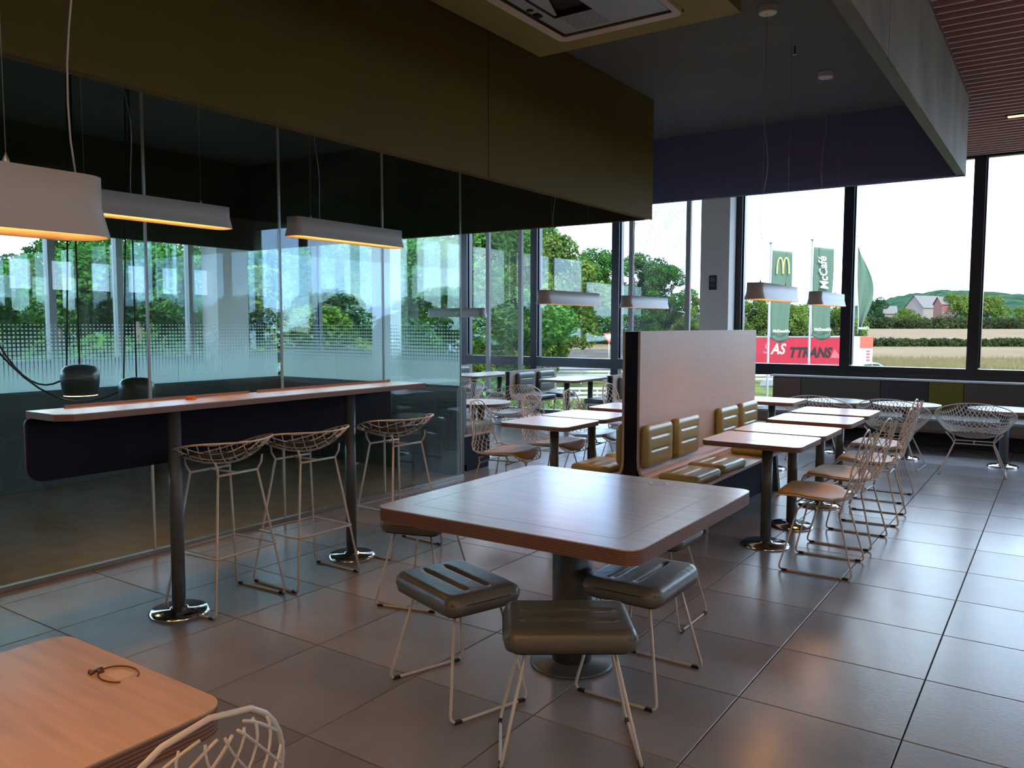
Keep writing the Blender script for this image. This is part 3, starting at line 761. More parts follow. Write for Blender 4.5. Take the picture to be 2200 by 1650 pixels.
# alley row
G2 = 'two-seat tables on the left of the tall partition'
for y, lb in ((5.48, 'two-seat wooden table nearest the camera in the row left of the oak partition'), (6.10, 'two-seat wooden table second in the row left of the oak partition'), (6.93, 'two-seat wooden table third in the row left of the oak partition')):
    two_top(-3.37, y, lb, G2, 3, .62)
for (x, y, a, lb, pm) in ((-3.80, 5.42, .12, 'white wire chair with mustard seat facing the nearest table left of the partition', pad_mustard), (-3.72, 6.08, -.03, 'white wire chair with mustard seat facing the second table left of the partition', pad_mustard),
                      (-3.72, 6.80, .05, 'white wire chair with grey seat facing the third table left of the partition', pad_grey), (-3.80, 7.75, -.05, 'white wire chair standing farthest back left of the partition', pad_grey)):
    side_chair((x, y, 0), a, lb, pm, 'wire chairs')
# bench along the end of the enclosure
eb = thing('wall_bench', 'low greige bench against the end of the glass enclosure', 'bench', (-6.0, 6.4, 0))
MB().box(-1.1, 1.0, .10, .48, .0, .07).box(-1.1, 1.0, .06, .50, .07, .36).build('base', 'navy', eb)
MB().box(-1.1, 1.02, .0, .56, .36, .385).build('seat_board', 'oak', eb)
MB().bbox(-1.1, 1.02, .06, .56, .385, .475, .02).build('seat_cushion', 'seat_greige', eb)
MB().bbox(-1.1, 1.02, .0, .07, .39, .86, .02).build('backrest', 'seat_greige', eb)
round_table(-5.50, 7.42, 'round low table beside the bench at the end of the glass enclosure', 'round low tables')
tub_chair((-5.60, 8.22, 0), R(-80), 'wide wire tub chair behind the round table near the glass enclosure', 'wire tub chairs')
tub_chair((-6.75, 8.6, 0), R(-95), 'wide wire tub chair partly hidden behind the glass enclosure corner', 'wire tub chairs')
# window booths: low double benches and long tables
def booth(x, label):
    t = thing('booth_bench', label, 'bench', (x, 10.35, 0), 0, 'low booth benches along the far window')
    for sg in (1, -1): bench_half(t, sg, None, None, -.65, .65, .82, .45, 0, None, None, sg*.05)
    MB().box(-.032, .032, -.646, .646, .40, .815).build('core', 'navy', t)
    for sg in (1, -1):
        cushions(t, sg, sg*.05, (-.29, .29), 'grey_green_leather', .50)
        for yy in (-.5, .5):
            l_ = MB(); l_.tube(fillet([(sg*.12, yy, .40), (sg*.08, yy, .007), (sg*.42, yy, .007), (sg*.36, yy, .40)], .03), .007, 6); l_.build('sled_leg', 'pole_paint', t)
    return t
booth(-6.70, 'low booth bench with grey cushions between the two long window tables')
booth(-5.02, 'low booth bench with grey cushions right behind the tall oak partition')
booth(-8.38, 'low booth bench with grey cushions half hidden by the glass enclosure edge')
def long_table(x, label):
    t = thing('booth_table', label, 'table', (x, 10.33, 0), 0, 'long tables between the booth benches')
    ply_top(-.30, .30, -.66, .66, .695, .73, .05, 3, 'table_top', t)
    for yy in (-.35, .35): pole_base(t, 0, yy, .695, .04, .15)
long_table(-5.86, 'long narrow table by the far window nearer the tall oak partition')
long_table(-7.54, 'long narrow table by the far window nearer the glass enclosure')

# ================================================================ WINDOW BENCH ON THE RIGHT
wbn = thing('window_bench', 'long upholstered window bench with a patchwork of coloured back panels', 'bench', (0, 11.0, 0))
MB().box(-3.35, 5.1, .15, .60, 0, .235).build('base', 'base_dark', wbn)
MB().bbox(-3.35, 5.1, -.36, .56, .235, .27, .004).build('seat_board', 'bench_brown', wbn)
MB().bbox(-3.35, 5.1, -.36, .50, .27, .395, .025).build('seat_cushion', 'seat_greige', wbn)
for x0, x1, mt in ((-3.36, -2.97, 'bench_brown'), (-2.97, -1.955, 'bench_taupe'), (-1.955, -1.385, 'bench_grey'), (-1.385, -.99, 'bench_yellow'), (-.99, .35, 'bench_taupe'), (.35, 1.2, 'bench_grey'), (1.2, 2.6, 'bench_taupe'), (2.6, 5.1, 'bench_grey')):
    MB().bbox(x0+.004, x1-.004, .46, .60, .36 if mt != 'bench_brown' else .05, .785, .012).build('back_panel', mt, wbn)
G3 = 'round low tables'
for x, lb in ((-.47, 'round low table by the window bench farthest right'), (-1.42, 'round low table in front of the yellow panel of the window bench'), (-2.16, 'round low table at the left end of the window bench'), ):
    round_table(x, 9.98, lb, G3)
for x, a, lb in ((-.70, .06, 'white wire tub chair farthest right, seen from behind at the window bench'), (-1.46, -.04, 'white wire tub chair in the middle of the three at the window bench'), (-2.23, .03, 'white wire tub chair on the left behind the two-seat tables')):
    tub_chair((x, 9.36, 0), PI/2+a, lb, 'wire tub chairs')
two_top(-2.52, 8.45, 'small pale table glimpsed past the far end of the oak partition', G1)

# ================================================================ LAMPS
def lamp_meshes():
    L, W = .455, .055
    def out(sx, w, z, n=6): return [(x, y, z) for x, y in rrect(-w, w, -sx, sx, w*.85, n)]
    m = MB()
    outer = [out(L, W, .110), out(L, W+.002, .055), out(L+.006, W+.008, .028), out(L+.012, W+.016, .0)]
    inner = [out(L+.009, W+.013, .0), out(L+.003, W+.005, .026), out(L-.004, W-.004, .055), out(L-.004, W-.004, .075)]
    m.rings(outer, 0, True, True, False)
    i_ = MB(); i_.rings([outer[-1]]+inner, 0, True, False, True)
    led = MB().prism([(x, y) for x, y, z in out(L-.03, W-.024, 0)], .064, .070)
    return m.mesh('shade', 'lamp_shade'), i_.mesh('reflector', 'lamp_inside'), led.mesh('light_strip', 'lamp_led')
sh_me, in_me, led_me = lamp_meshes()
grip_me = MB().lathe([(.006, .108), (.006, .122), (.003, .130), (.0015, .135)], 0, 0, 8).mesh('wire_grip', 'steel_wire')
can_me = MB().lathe([(.055, -.045), (.060, -.040), (.060, 0)], 0, 0, 28, sm=False).mesh('canopy', 'plastic_white')
def pendant(x, y, z, zc, label, seed=0, rz=0, canopy_dy=-.28):
    t = thing('pendant_lamp', label, 'lamp', (x, y, z), rz, 'slim white pendant lamps')
    s_ = obj('shade', sh_me, t); obj('reflector', in_me, s_); obj('light_strip', led_me, t)
    for yy in (-.30, .30):
        obj('wire_grip', grip_me, t, (0, yy, 0)); MB().tube([(0, yy, .13), (0, yy, zc-z)], .0007, 4).build('suspension_wire', 'steel_wire', t)
    rr = random.Random(seed); pts = []; n = 26
    H = zc-z-.11
    for i in range(n+1):
        k = i/n; amp = .022*math.sin(PI*k)**.5
        pts.append((amp*math.sin(5.1*k*PI+seed), canopy_dy+.02*(1-k)+amp*math.sin(3.3*k*PI+seed*1.7), .108+H*k))
    MB().tube(pts, .0018, 5).build('power_cord', 'cord_white', t)
    obj('canopy', can_me, t, (0, canopy_dy, zc-z))
    return t
pendant(-1.70, 5.76, 1.675, ZC, 'slim white pendant lamp over the nearest tables right of the oak partition', 1)
pendant(-1.72, 7.42, 1.675, ZC, 'slim white pendant lamp over the farther tables right of the oak partition', 2)
pendant(-1.52, .375, 1.660, ZC, 'slim white pendant lamp closest to the camera at the left edge', 3, canopy_dy=.40)
pendant(-3.70, 2.27, 2.005, ZC, 'slim white pendant lamp over the near half of the bar counter', 4, canopy_dy=-.1)
pendant(-3.66, 3.57, 2.005, ZC, 'slim white pendant lamp over the far half of the bar counter', 5, canopy_dy=-.25)
pendant(-3.42, 5.87, 1.668, ZC, 'slim white pendant lamp over the nearest table left of the oak partition', 6)
pendant(-3.40, 7.30, 1.668, ZC, 'slim white pendant lamp just above the oak partition, in front of the perforated screen', 7)
pendant(-6.35, 8.05, 1.60, 3.6, 'slim white pendant lamp half seen through the edge of the glass enclosure', 8, R(88))
# pot lamps on ropes inside the enclosure
def pot_lamp(x, y, zb, label, loops):
    t = thing('pot_lamp', label, 'lamp', (x, y, zb), 0, 'dark green pot lamps in the enclosure')
    s_ = MB().lathe([(.098, .0), (.108, .06), (.113, .12), (.107, .155), (.086, .180), (.045, .192), (.010, .194)], 0, 0, 28, cap0=False).build('shade', 'pot_green', t)
    MB().lathe([(.0965, -.004), (.0965, .006)], 0, 0, 24).build('diffuser', 'pot_led', t)
    MB().tube([(-.125, -.02, .115), (-.09, -.012, .118)], .014, 8).build('cord_grip', 'pot_green', s_)
    MB().tube([(0, 0, .19), (-.01, .01, 1.0), (-.02, .02, 3.6-zb)], .0058, 6).build('hanging_cord', 'cord_black', t)
    MB().tube([(-.125, -.02, .12), (-.11, -.01, .5), (-.05, .0, 1.5), (-.03, .01, 3.6-zb)], .0058, 6).build('hanging_cord', 'cord_black', t)
    pts = []
    (a, b, sag) = loops
    for i in range(17):
        k = i/16; pts.append((-.125+a*k, -.02+b*k, .11+.55*k*k*2.2-sag*math.sin(PI*k)*.55))
    MB().tube(pts, .0058, 6).build('power_cord', 'cord_black', t)
pot_lamp(-5.12, 2.655, 1.055, 'dark green pot lamp with a glowing rim hanging behind the glass at the left', (.1, -.75, .28))
pot_lamp(-5.12, 3.03, .955, 'dark green pot lamp hanging lower, right of the glowing one', (.1, -1.3, .35))

# ================================================================ CEILING FITTINGS
ac = thing('ceiling_cassette', 'square ceiling air unit with white bezel set in an olive frame', 'air conditioner', (-2.45, 4.28, 3.42))
m = MB(); oF = [(-.735, -.74), (.73, -.74), (.73, .735), (-.735, .735)]
iF = [(-.42, -.50), (.445, -.50), (.445, .50), (-.42, .50)]
for (a, b, c, d) in ((-.735, .73, .52, .735), (-.735, .73, -.74, -.52), (-.735, -.43, -.52, .52), (.455, .73, -.52, .52)): m.box(a, b, c, d, 0, .18)
m.build('surround', 'olive_light', ac)
ro, ri = rrect(-.425, .45, -.515, .515, .055, 5), rrect(-.372, .398, -.462, .462, .02, 5)
m = MB(); m.rings([[(x, y, -.012) for x, y in ri], [(x, y, -.022) for x, y in ro], [(x, y, .02) for x, y in ro]], 0, False, False, False); m.build('bezel', 'plastic_white', ac)
MB().prism(rrect(-.372, .398, -.462, .462, .02, 5), .03, .04).build('shadow_gap', 'black', ac)
m = MB()
for (a, b, c, d) in ((-.355, -.27, -.445, .445), (.0, .38, -.445, .445), (-.27, .0, .17, .445), (-.27, .0, -.445, -.17)): m.box(a, b, c, d, .0, .012)
m.build('face_panel', 'cassette_blue', ac)
m = MB(); m.box(-.27, .0, -.17, .17, .028, .03); m.box(-.27, -.255, -.17, .17, -.002, .03); m.box(-.27, 0, .155, .17, -.002, .03); m.build('opening', 'black', ac)
MB().add([(-.255, -.16, .004), (-.13, -.16, .004), (-.24, .145, .004), (-.255, .145, .004), (-.255, -.16, .01), (-.13, -.16, .01), (-.24, .145, .01), (-.255, .145, .01)], [(3,2,1,0),(4,5,6,7),(0,1,5,4),(1,2,6,5),(2,3,7,6),(3,0,4,7)]).build('flap', 'panel_pale', ac)  # pale colour stands in for a bright reflection on the flap
m = MB()
for i in range(18):
    for j in range(10): m.box(-.235+i*.0135-.003, -.235+i*.0135+.003, .20+j*.022-.004, .20+j*.022+.004, -.0006, 0)
o = m.build('perforation', 'black', ac); o['kind'] = 'stuff'
MB().lathe([(.022, -.003), (.022, 0)], -.325, -.03, 16).build('sensor', 'black', ac)
MB().box(-.345, -.305, .03, .085, -.012, 0).build('receiver', 'rubber', ac)
MB().box(.22, .30, -.02, .05, -.004, 0).build('badge', 'panel_pale', ac)
sp = thing('sprinkler', 'small dark sprinkler head on the navy ceiling between the two lamp canopies', 'sprinkler', (-1.76, 6.35, ZC))
MB().lathe([(.006, -.055), (.006, 0)], 0, 0, 8).build('pipe', 'black', sp); MB().lathe([(.016, -.062), (.016, -.055)], 0, 0, 10).build('deflector', 'steel_wire', sp)
dl = thing('recessed_light', 'warm glowing strip light set in the slatted ceiling at the right edge', 'light', (.05, 9.65, ZC-.003))
MB().box(-.62, .62, -.05, .05, .0, .03).build('housing', 'black', dl); MB().box(-.60, .60, -.035, .035, -.004, .0).build('light_strip', 'downlight', dl)

n_ = 0
for x, y in ((-2.1, -3.2), (.6, -3.2), (3.4, -3.2), (.6, -.9), (3.4, -.9), (3.4, 1.6)):  # unseen fill lights, added to brighten the interior
    pn = thing('fill_light_panel', 'unseen square warm fill light added behind the camera', 'light', (x, y, ZC-.02), 0, 'added warm fill lights behind the camera')
    MB().box(-.64, .64, -.64, .64, .0, .05).build('frame', 'plastic_white', pn); MB().box(-.60, .60, -.60, .60, -.004, .0).build('diffuser', 'fill_glow', pn)
# ================================================================ OUTSIDE
fwh = Vector((_fw.x, _fw.y)).normalized(); rth = Vector((_rt.x, _rt.y))
def W(px, D):
    q = fwh*D + rth*((px-1100)/F_PX*D); return q.x, q.y
def gz(x, y):
    d = x*fwh.x+y*fwh.y; l = x*rth.x+y*rth.y
    if d < 5: return -3.8
    q = max(0, min(1, (l/d-.19)/.09)); q = q*q*(3-2*q)
    right = -3.8+max(0, d-100)*.0115
    left = -3.8+max(0, min(d, 120)-42)*.05
    return right*q+left*(1-q)
# ground: polar grid
P = []
for D in [4, 12, 20, 30, 40, 50, 60, 75, 90, 100, 110, 125, 150, 200, 300, 450, 700, 1100, 1800]:
    P.append([(lambda p: (p[0], p[1], gz(*p)))(W(1100+F_PX*t, D)) for t in [(-2.4+4.2*k/60) for k in range(61)]])
struct(MB().grid(P, 0, True, True).build('ground_outside', 'grass_ground'))
def strip(nm, mt, px0, px1, D0, D1, n=24, dz=.06):
    P = [[(lambda p: (p[0], p[1], gz(*p)+dz))(W(px0+(px1-px0)*k/n, D0+(D1-D0)*j/6)) for k in range(n+1)] for j in range(7)]
    return struct(MB().grid(P, 0, True, True).build(nm, mt))
strip('road_outside', 'asphalt', 1100, 2600, 70, 92)
strip('road_slip', 'gravel', 1330, 1900, 52, 58)
strip('field_near', 'wheat_field', 1640, 2700, 118, 168)
strip('field_far', 'wheat_field', 1640, 2700, 182, 420)
strip('road_left', 'gravel', 600, 1420, 62, 66)
strip('meadow_left', 'wheat_field', 1000, 1420, 72, 100)

def leaf_mesh(name, mt, clumps, per, size, seed, elong=1.0):
    """clumps: list of (x,y,z,r); per leaves each -> quads"""
    g = np.random.default_rng(seed); V = []
    for (x, y, z, r) in clumps:
        n = max(4, int(per)); d = g.normal(size=(n, 3)); d /= np.linalg.norm(d, axis=1)[:, None]
        rad = r*g.uniform(.55, 1.05, size=(n, 1))**.6; c = np.array([x, y, z])+d*rad*np.array([1, 1, .85])
        nrm = d*.6+g.normal(size=(n, 3))*.7+np.array([0, 0, .35]); nrm /= np.linalg.norm(nrm, axis=1)[:, None]
        a = np.cross(nrm, g.normal(size=(n, 3))); a /= np.linalg.norm(a, axis=1)[:, None]; b = np.cross(nrm, a)
        s_ = size*g.uniform(.6, 1.3, size=(n, 1))
        V.append(np.stack([c-a*s_*elong, c+b*s_*.6, c+a*s_*elong, c-b*s_*.6], 1))
    V = np.concatenate(V).reshape(-1, 3); n = len(V)//4
    me = bpy.data.meshes.new(name); me.vertices.add(len(V)); me.vertices.foreach_set('co', V.ravel())
    me.loops.add(n*4); me.loops.foreach_set('vertex_index', np.arange(n*4)); me.polygons.add(n)
    me.polygons.foreach_set('loop_start', np.arange(n)*4); me.polygons.foreach_set('loop_total', np.full(n, 4)); me.materials.append(MATS[mt]); me.update(calc_edges=True); return me
def crown(seed, rx, rz, zc, n):
    g = random.Random(seed); c = []
    for k in range(n):
        a, q, h = g.random()*2*PI, g.random()**.5, g.uniform(-1, 1)
        f = math.sqrt(max(.08, 1-h*h*.9)); c.append((rx*q*f*math.cos(a), rx*q*f*math.sin(a), zc+rz*h, rx*g.uniform(.24, .42)))
    return c
TREES = {}
def tree_kind(k, mt, seed, rx, rz, zc, n=26, per=420, size=.16):
    tr = MB(); g = random.Random(seed)
    tr.tube([(0, 0, 0), (.1, .05, zc*.5), (.05, -.1, zc), (0, 0, zc+rz*.5)], .17, 7)
    for i in range(6):
        a = i*1.05; tr.tube([(.05, 0, zc*.45+i*.3), (rx*.45*math.cos(a), rx*.45*math.sin(a), zc*.8+i*.4), (rx*.75*math.cos(a), rx*.75*math.sin(a), zc+i*.3)], .06, 5)
    TREES[k] = (leaf_mesh('foliage', mt, crown(seed, rx, rz, zc, n), per, size, seed), tr.mesh('trunk', 'bark'))
tree_kind('a', 'leaf_green', 11, 3.4, 4.6, 6.0, 34, 950, 0.115)
tree_kind('b', 'leaf_light', 12, 3.0, 4.0, 5.4, 30, 950, 0.115)
tree_kind('c', 'leaf_dark', 13, 3.2, 4.4, 5.8, 32, 950, 0.115)
tree_kind('d', 'leaf_light', 14, 2.6, 1.9, 2.1, 24, 420, 0.11)
def tree(k, px, D, s_, label, group, zoff=0, sz=1):
    x, y = W(px, D); t = thing('broadleaf_tree', label, 'tree', (x, y, gz(x, y)-.05+zoff), rnd.random()*6.28, group); t.scale = (s_, s_, s_*sz)
    obj('foliage', TREES[k][0], t); obj('trunk', TREES[k][1], t)
GL = 'dense green trees outside the side windows'
lb = {'a': 'leafy mid green tree outside the windows behind the glass enclosure', 'b': 'leafy yellow-green tree outside the windows behind the glass enclosure', 'c': 'leafy dark green tree outside the windows behind the glass enclosure'}
LT = [(-330, 20, 'a', .74), (-180, 24, 'b', .80), (-60, 21, 'a', .70), (40, 23, 'b', .74), (130, 20, 'a', .74), (215, 23, 'b', .80), (300, 20, 'a', .76), (385, 24, 'c', .84), (460, 21, 'b', .76), (545, 25, 'a', .86),
      (620, 22, 'b', .78), (690, 27, 'a', .88), (755, 24, 'c', .80), (825, 29, 'b', .92), (890, 26, 'a', .84), (955, 31, 'b', .98), (1015, 33, 'a', 1.02), (60, 32, 'c', .92), (230, 33, 'a', .98), (400, 34, 'b', 1.0), (570, 36, 'c', 1.06), (740, 38, 'a', 1.08), (900, 40, 'b', 1.12)]
for px, D, k, s_ in LT: tree(k, px, D, s_, lb[k], GL, 0, .86)
for i in range(9):
    k = 'acb'[i % 3]; x, y = -21.5-(i % 2)*4, 4.5-i*3.1
    t = thing('broadleaf_tree', lb[k], 'tree', (x, y, -3.85), i*1.3, GL); t.scale = (.9, .9, .58); obj('foliage', TREES[k][0], t); obj('trunk', TREES[k][1], t)
for i in range(12):
    k = 'bac'[i % 3]; x, y = 7+i*2.6, 27-(i % 2)*3-i*.5
    t = thing('broadleaf_tree', 'leafy tree outside to the right, seen only as a reflection in the glass enclosure', 'tree', (x, y, -3.85), i*1.7, 'trees right of the far windows'); t.scale = (.85, .85, .60); obj('foliage', TREES[k][0], t); obj('trunk', TREES[k][1], t)
GM = 'trees beyond the meadow'
lm = {'a': 'mid green tree beyond the meadow in the far left window', 'b': 'light green tree beyond the meadow in the far left window', 'c': 'dark green tree beyond the meadow in the far left window'}
for px, D, k, s_ in ((1075, 50, 'b', 1.15), (1118, 62, 'a', 1.2), (1165, 56, 'b', 1.22), (1205, 100, 'c', 1.12), (1240, 106, 'b', 1.10), (1280, 102, 'a', 1.06), (1318, 106, 'b', 1.10), (1360, 100, 'a', 1.0), (1400, 104, 'c', .98), (1440, 98, 'a', .88), (1475, 96, 'b', .74), (1520, 100, 'b', .60), (1560, 104, 'a', .55)):
    tree(k, px, D, s_, lm[k], GM)
GR = 'round trees behind the red trailer'
for i, (px, D, s_, k) in enumerate(((1600, 120, 1.75, 'd'), (1640, 124, 1.65, 'd'), (1690, 118, 1.6, 'd'), (1745, 122, 1.55, 'd'), (1795, 120, 1.5, 'd'))):
    tree(k, px, D, s_, 'round light green tree behind the red trailer', GR, .5, 1.1)
tree('c', 1880, 430, 2.0, 'dark round tree beyond the far field, right of the flags', None, -5)
tree('d', 2045, 440, 4.2, 'large round light green tree beyond the far field, left of the thick mullion', None)
tree('d', 2118, 445, 4.1, 'large round light green tree beyond the far field, right of the thick mullion', None)
tree('d', 2195, 440, 2.6, 'round tree at the right edge beyond the far field', None)
tree('d', 1945, 440, 2.4, 'small round tree in front of the far houses', None)
def hedge(px0, px1, D, h, mt, per, size, label, seed, r):
    g = random.Random(seed); c = []
    n = int((px1-px0)/F_PX*D/(r*.9))
    for k in range(n):
        for q in range(2):
            x, y = W(px0+(px1-px0)*(k+g.random())/n, D+g.uniform(-r, r)); c.append((x, y, gz(x, y)+h*(.3+.4*q)+g.uniform(-.12, .12)*h, r*g.uniform(.8, 1.15)))
    o = bpy.data.objects.new('hedge', leaf_mesh('hedge', mt, c, per, size, seed)); link(o); return tag(o, label, 'hedge')
hedge(1820, 2420, 175, 1.5, 'leaf_hedge', 130, .26, 'long dark hedge between the two straw-coloured fields', 21, .8)
hedge(1800, 2500, 425, 5.2, 'leaf_hedge', 110, .7, 'broad hedge along the far edge of the upper field', 22, 2.6)
hedge(1120, 1200, 40, 2.6, 'leaf_light', 140, .14, 'leafy bush low outside the far left window', 23, 1.1)
hedge(1000, 1090, 30, 2.6, 'leaf_yellow', 140, .13, 'pale yellow-green bush outside the narrow window', 24, 1.0)
hedge(1930, 2035, 62, 1.9, 'leaf_yellow', 160, .12, 'yellow-green shrub low outside the wide right window', 25, .75)
hedge(1225, 1340, 44, .9, 'leaf_yellow', 160, .10, 'low sunlit weeds outside below the transom behind the oak partition', 26, .5)
hedge(1000, 1320, 22, 1.3, 'leaf_light', 200, .09, 'low leafy ground cover outside behind the booth benches', 27, .7)
# dry grass
g = np.random.default_rng(5); N = 9000; px = g.uniform(1815, 2500, N); D = g.uniform(96, 120, N)
V = np.zeros((N, 3, 3))
for i in range(N):
    x, y = W(px[i], D[i]); h = g.uniform(.35, 1.0); wd = .06; dx, dy = rth.x*wd, rth.y*wd; lx_ = g.normal()*.35
    z = gz(x, y); V[i] = [(x-dx, y-dy, z), (x+dx, y+dy, z), (x+rth.x*lx_, y+rth.y*lx_, z+h)]
me = bpy.data.meshes.new('dry_grass'); me.from_pydata(V.reshape(-1, 3).tolist(), [], [(3*i, 3*i+1, 3*i+2) for i in range(N)]); me.materials.append(MATS['leaf_dry'])
o = bpy.data.objects.new('dry_grass', me); link(o); o['kind'] = 'stuff'; tag(o, 'dry straw-coloured grass on the bank beyond the road', 'grass')
# hill with forest
P = []; g = random.Random(9)
for j in range(15):
    row = []
    for k in range(111):
        pxk = 1500+1500*k/110; D = 620+j*34
        prof = 30+9*math.sin((pxk-1880)/170.)+6*math.sin(pxk/75.)+max(0, (pxk-2080))*.03-max(0, 1830-pxk)*.09
        z = -2+(prof+3)*(math.sin(min(1, j/11)*PI/2)) + (g.uniform(-1, 1)*1.9 if j > 0 else 0)
        x, y = W(pxk, D); row.append((x, y, z))
    P.append(row)
struct(MB().grid(P, 0, True, True).build('hill_outside', 'hill_forest'))
x, y = W(2015, 600)
struct(MB().grid([[(lambda p: (p[0], p[1], 4+8*j/3))(W(1990+60*k/4, 600+8*j)) for k in range(5)] for j in range(4)], 0, False, True).build('hill_meadow', 'hill_grass'))
# houses
def house(px, D, w_, d_, h_, rh, rz, wall, label, zo=0):
    x, y = W(px, D); t = thing('house', label, 'house', (x, y, gz(x, y)+zo), YAW+rz)
    MB().box(-w_/2, w_/2, -d_/2, d_/2, 0, h_).add([(-w_/2, -d_/2, h_), (-w_/2, d_/2, h_), (-w_/2, 0, h_+rh), (w_/2, -d_/2, h_), (w_/2, d_/2, h_), (w_/2, 0, h_+rh)], [(0, 2, 1), (3, 4, 5)]).build('wall', wall, t)
    e = .5
    MB().add([(-w_/2-e, -d_/2-e, h_-.2), (w_/2+e, -d_/2-e, h_-.2), (w_/2+e, 0, h_+rh+.2), (-w_/2-e, 0, h_+rh+.2), (w_/2+e, d_/2+e, h_-.2), (-w_/2-e, d_/2+e, h_-.2)], [(0, 1, 2, 3), (3, 2, 4, 5)]).build('roof', 'roof_tile', t)
    for k in range(3):
        f = MB().box(-.8, .8, -.06, .06, 0, 1.6).build('window', 'lorry_white', t, (-w_/3+k*w_/3, -d_/2, h_*.45)); MB().box(-.65, .65, -.08, -.06, .15, 1.45).build('pane', 'car_glass', f)
    return t
house(1985, 480, 22, 12, 9, 7, .5, 'house_wall', 'pale house with steep grey roof beyond the far hedge', 2.5)
house(2024, 440, 7, 9, 11, 4, 0, 'house_brick', 'brick house end beside the pale roof beyond the far hedge', 2)
house(1900, 450, 10, 9, 6, 4, -.3, 'house_wall', 'small grey-roofed house by the dark tree beyond the far hedge', 2)
# flag poles
def flag_pole(px, Dp, ztop, label, kind, seed):
    x, y = W(px, Dp); z0 = gz(x, y); t = thing('flag_pole', label, 'flag', (x, y, z0), YAW+.02); H = ztop-z0
    MB().lathe([(.13, 0), (.13, .03), (.11, .05), (.075, .3), (.05, H), (.05, H)], 0, 0, 12).build('pole', 'flag_pole', t)
    MB().lathe([(.02, H), (.11, H+.05), (.11, H+.09), (.02, H+.14)], 0, 0, 12).build('finial', 'flag_pole', t)
    w_, top, bot = (1.18, H-.35, H-5.55) if kind < 2 else (.62, H-.5, H-5.6)
    def pt(a, b):   # a across 0..1, b down 0..1
        if kind == 2:
            ww = .10+.80*max(0, math.sin(PI*min(.93, b**.85*.95)))**1.6
            return (.10+a*ww+.16*b, -.06+.10*math.sin(a*8+b*6)*(.25+b), top-(top-bot)*b-.15*a*(1-b)-.10*math.sin(a*7)*b)
        x = .10+a*w_*(1+(.10*math.sin(b*5+seed))*(1 if kind < 2 else 2.2)*b) + (.25*math.sin(b*PI)*b*(1 if kind == 2 else -.2))
        yv = -.05+.05*math.sin(a*9+seed+b*3)*(.3+b)+(.16*math.sin(a*14+b*5) if kind == 2 else 0)
        sag = .12*a*(1-b) + (.25*math.sin(a*3)*b*b)
        return (x, yv, top-(top-bot)*b-sag)
    P = [[pt(i/16, j/36) for j in range(37)] for i in range(17)]
    fl_ = MB().grid(P, 0, True, True).build('flag', 'flag_green', t)
    so = fl_.modifiers.new('thick', 'SOLIDIFY'); so.thickness = .012
    MB().tube([(lambda p: (p[0]-.03, p[1]-.02, p[2]))(pt(0, j/20)) for j in range(21)], .018, 5).build('edge_cord', 'print_white', fl_)
    RX = Matrix.Rotation(R(90), 4, 'X')
    if kind == 0:
        pts = []
        for sgn in (-1, 1):
            for k in range(13):
                q = k/12; pts.append((sgn, q))
        m_ = MB(); c = .10+w_*.52
        def band(x0, x1, hgt):
            P2 = [[], []]
            for k in range(17):
                a = PI*k/16; xm = (x0+x1)/2; rx_ = (x1-x0)/2; ri_ = rx_-.085
                P2[0].append((xm-rx_*math.cos(a), -.17, hgt*math.sin(a)**.72)); P2[1].append((xm-ri_*math.cos(a), -.17, (hgt-.08)*math.sin(a)**.72))
            m_.grid(P2, 0, False)
        band(c-.40, c+.035, .98); band(c-.035, c+.40, .98)
        o_ = m_.build('emblem', 'print_yellow', fl_, (0, 0, top-1.40))
        so = o_.modifiers.new('thick', 'SOLIDIFY'); so.thickness = .006
    if kind == 1:
        text('lettering', 'McCaf\u00e9', .68, 'print_white', fl_, Matrix.Translation((.66, -.19, top-1.55)) @ Matrix.Rotation(R(-6), 4, 'Y') @ RX @ Matrix.Rotation(R(90), 4, 'Z'), .25, .012, .92)
    body = "McDonald's" if kind < 2 else "onald's"
    text('lettering', body, .24 if kind < 2 else .25, 'print_white', fl_, Matrix.Translation((.66 if kind < 2 else .50, -.28, bot+.42-(.05 if kind else 0))) @ RX, 0, .006, .88)
    return t
flag_pole(1650, 48.0, 6.3, 'flag pole with a long green flag bearing yellow arches, leftmost of three', 0, .3)
flag_pole(1738, 47.6, 6.45, 'flag pole with a long green flag with white vertical script, middle of three', 1, 1.1)
flag_pole(1831, 47.2, 6.6, 'flag pole with a folded green flag, rightmost of three', 2, 2.0)
# red trailer
x, y = W(1668, 84); tk = thing('truck_trailer', 'long red curtain-sided trailer with dark slanted lettering parked beyond the flags', 'truck', (x, y, gz(x, y)), YAW-.03)
MB().box(-6.8, 6.45, -1.25, 1.25, 1.15, 4.05).build('curtain_body', 'truck_red', tk)
MB().box(-6.85, 6.5, -1.28, 1.28, 4.05, 4.17).build('roof_rail', 'truck_grey', tk)
MB().box(-6.85, 6.5, -1.29, 1.29, .98, 1.18).box(-6.8, 6.45, -1.27, -1.25, 1.33, 1.38).build('side_rail', 'truck_red_pale', tk)
for k in range(14): MB().box(-6.4+k*.95, -6.34+k*.95, -1.30, -1.28, .85, 1.2).build('strap', 'truck_grey', tk)
for xx in (-3.9, -2.6, -1.3, 5.2):
    wmesh = MB().rings([[(xx+.5*math.cos(2*PI*i/16), yy, .5+.5*math.sin(2*PI*i/16)) for i in range(16)] for yy in (-1.2, -.85)], 0); wmesh.build('wheel', 'tyre', tk)
RX = Matrix.Rotation(R(90), 4, 'X')
text('lettering', 'S', 1.5, 'truck_red_pale', tk, Matrix.Translation((-1.5, -1.27, 2.9)) @ RX, .25, .03, .85)
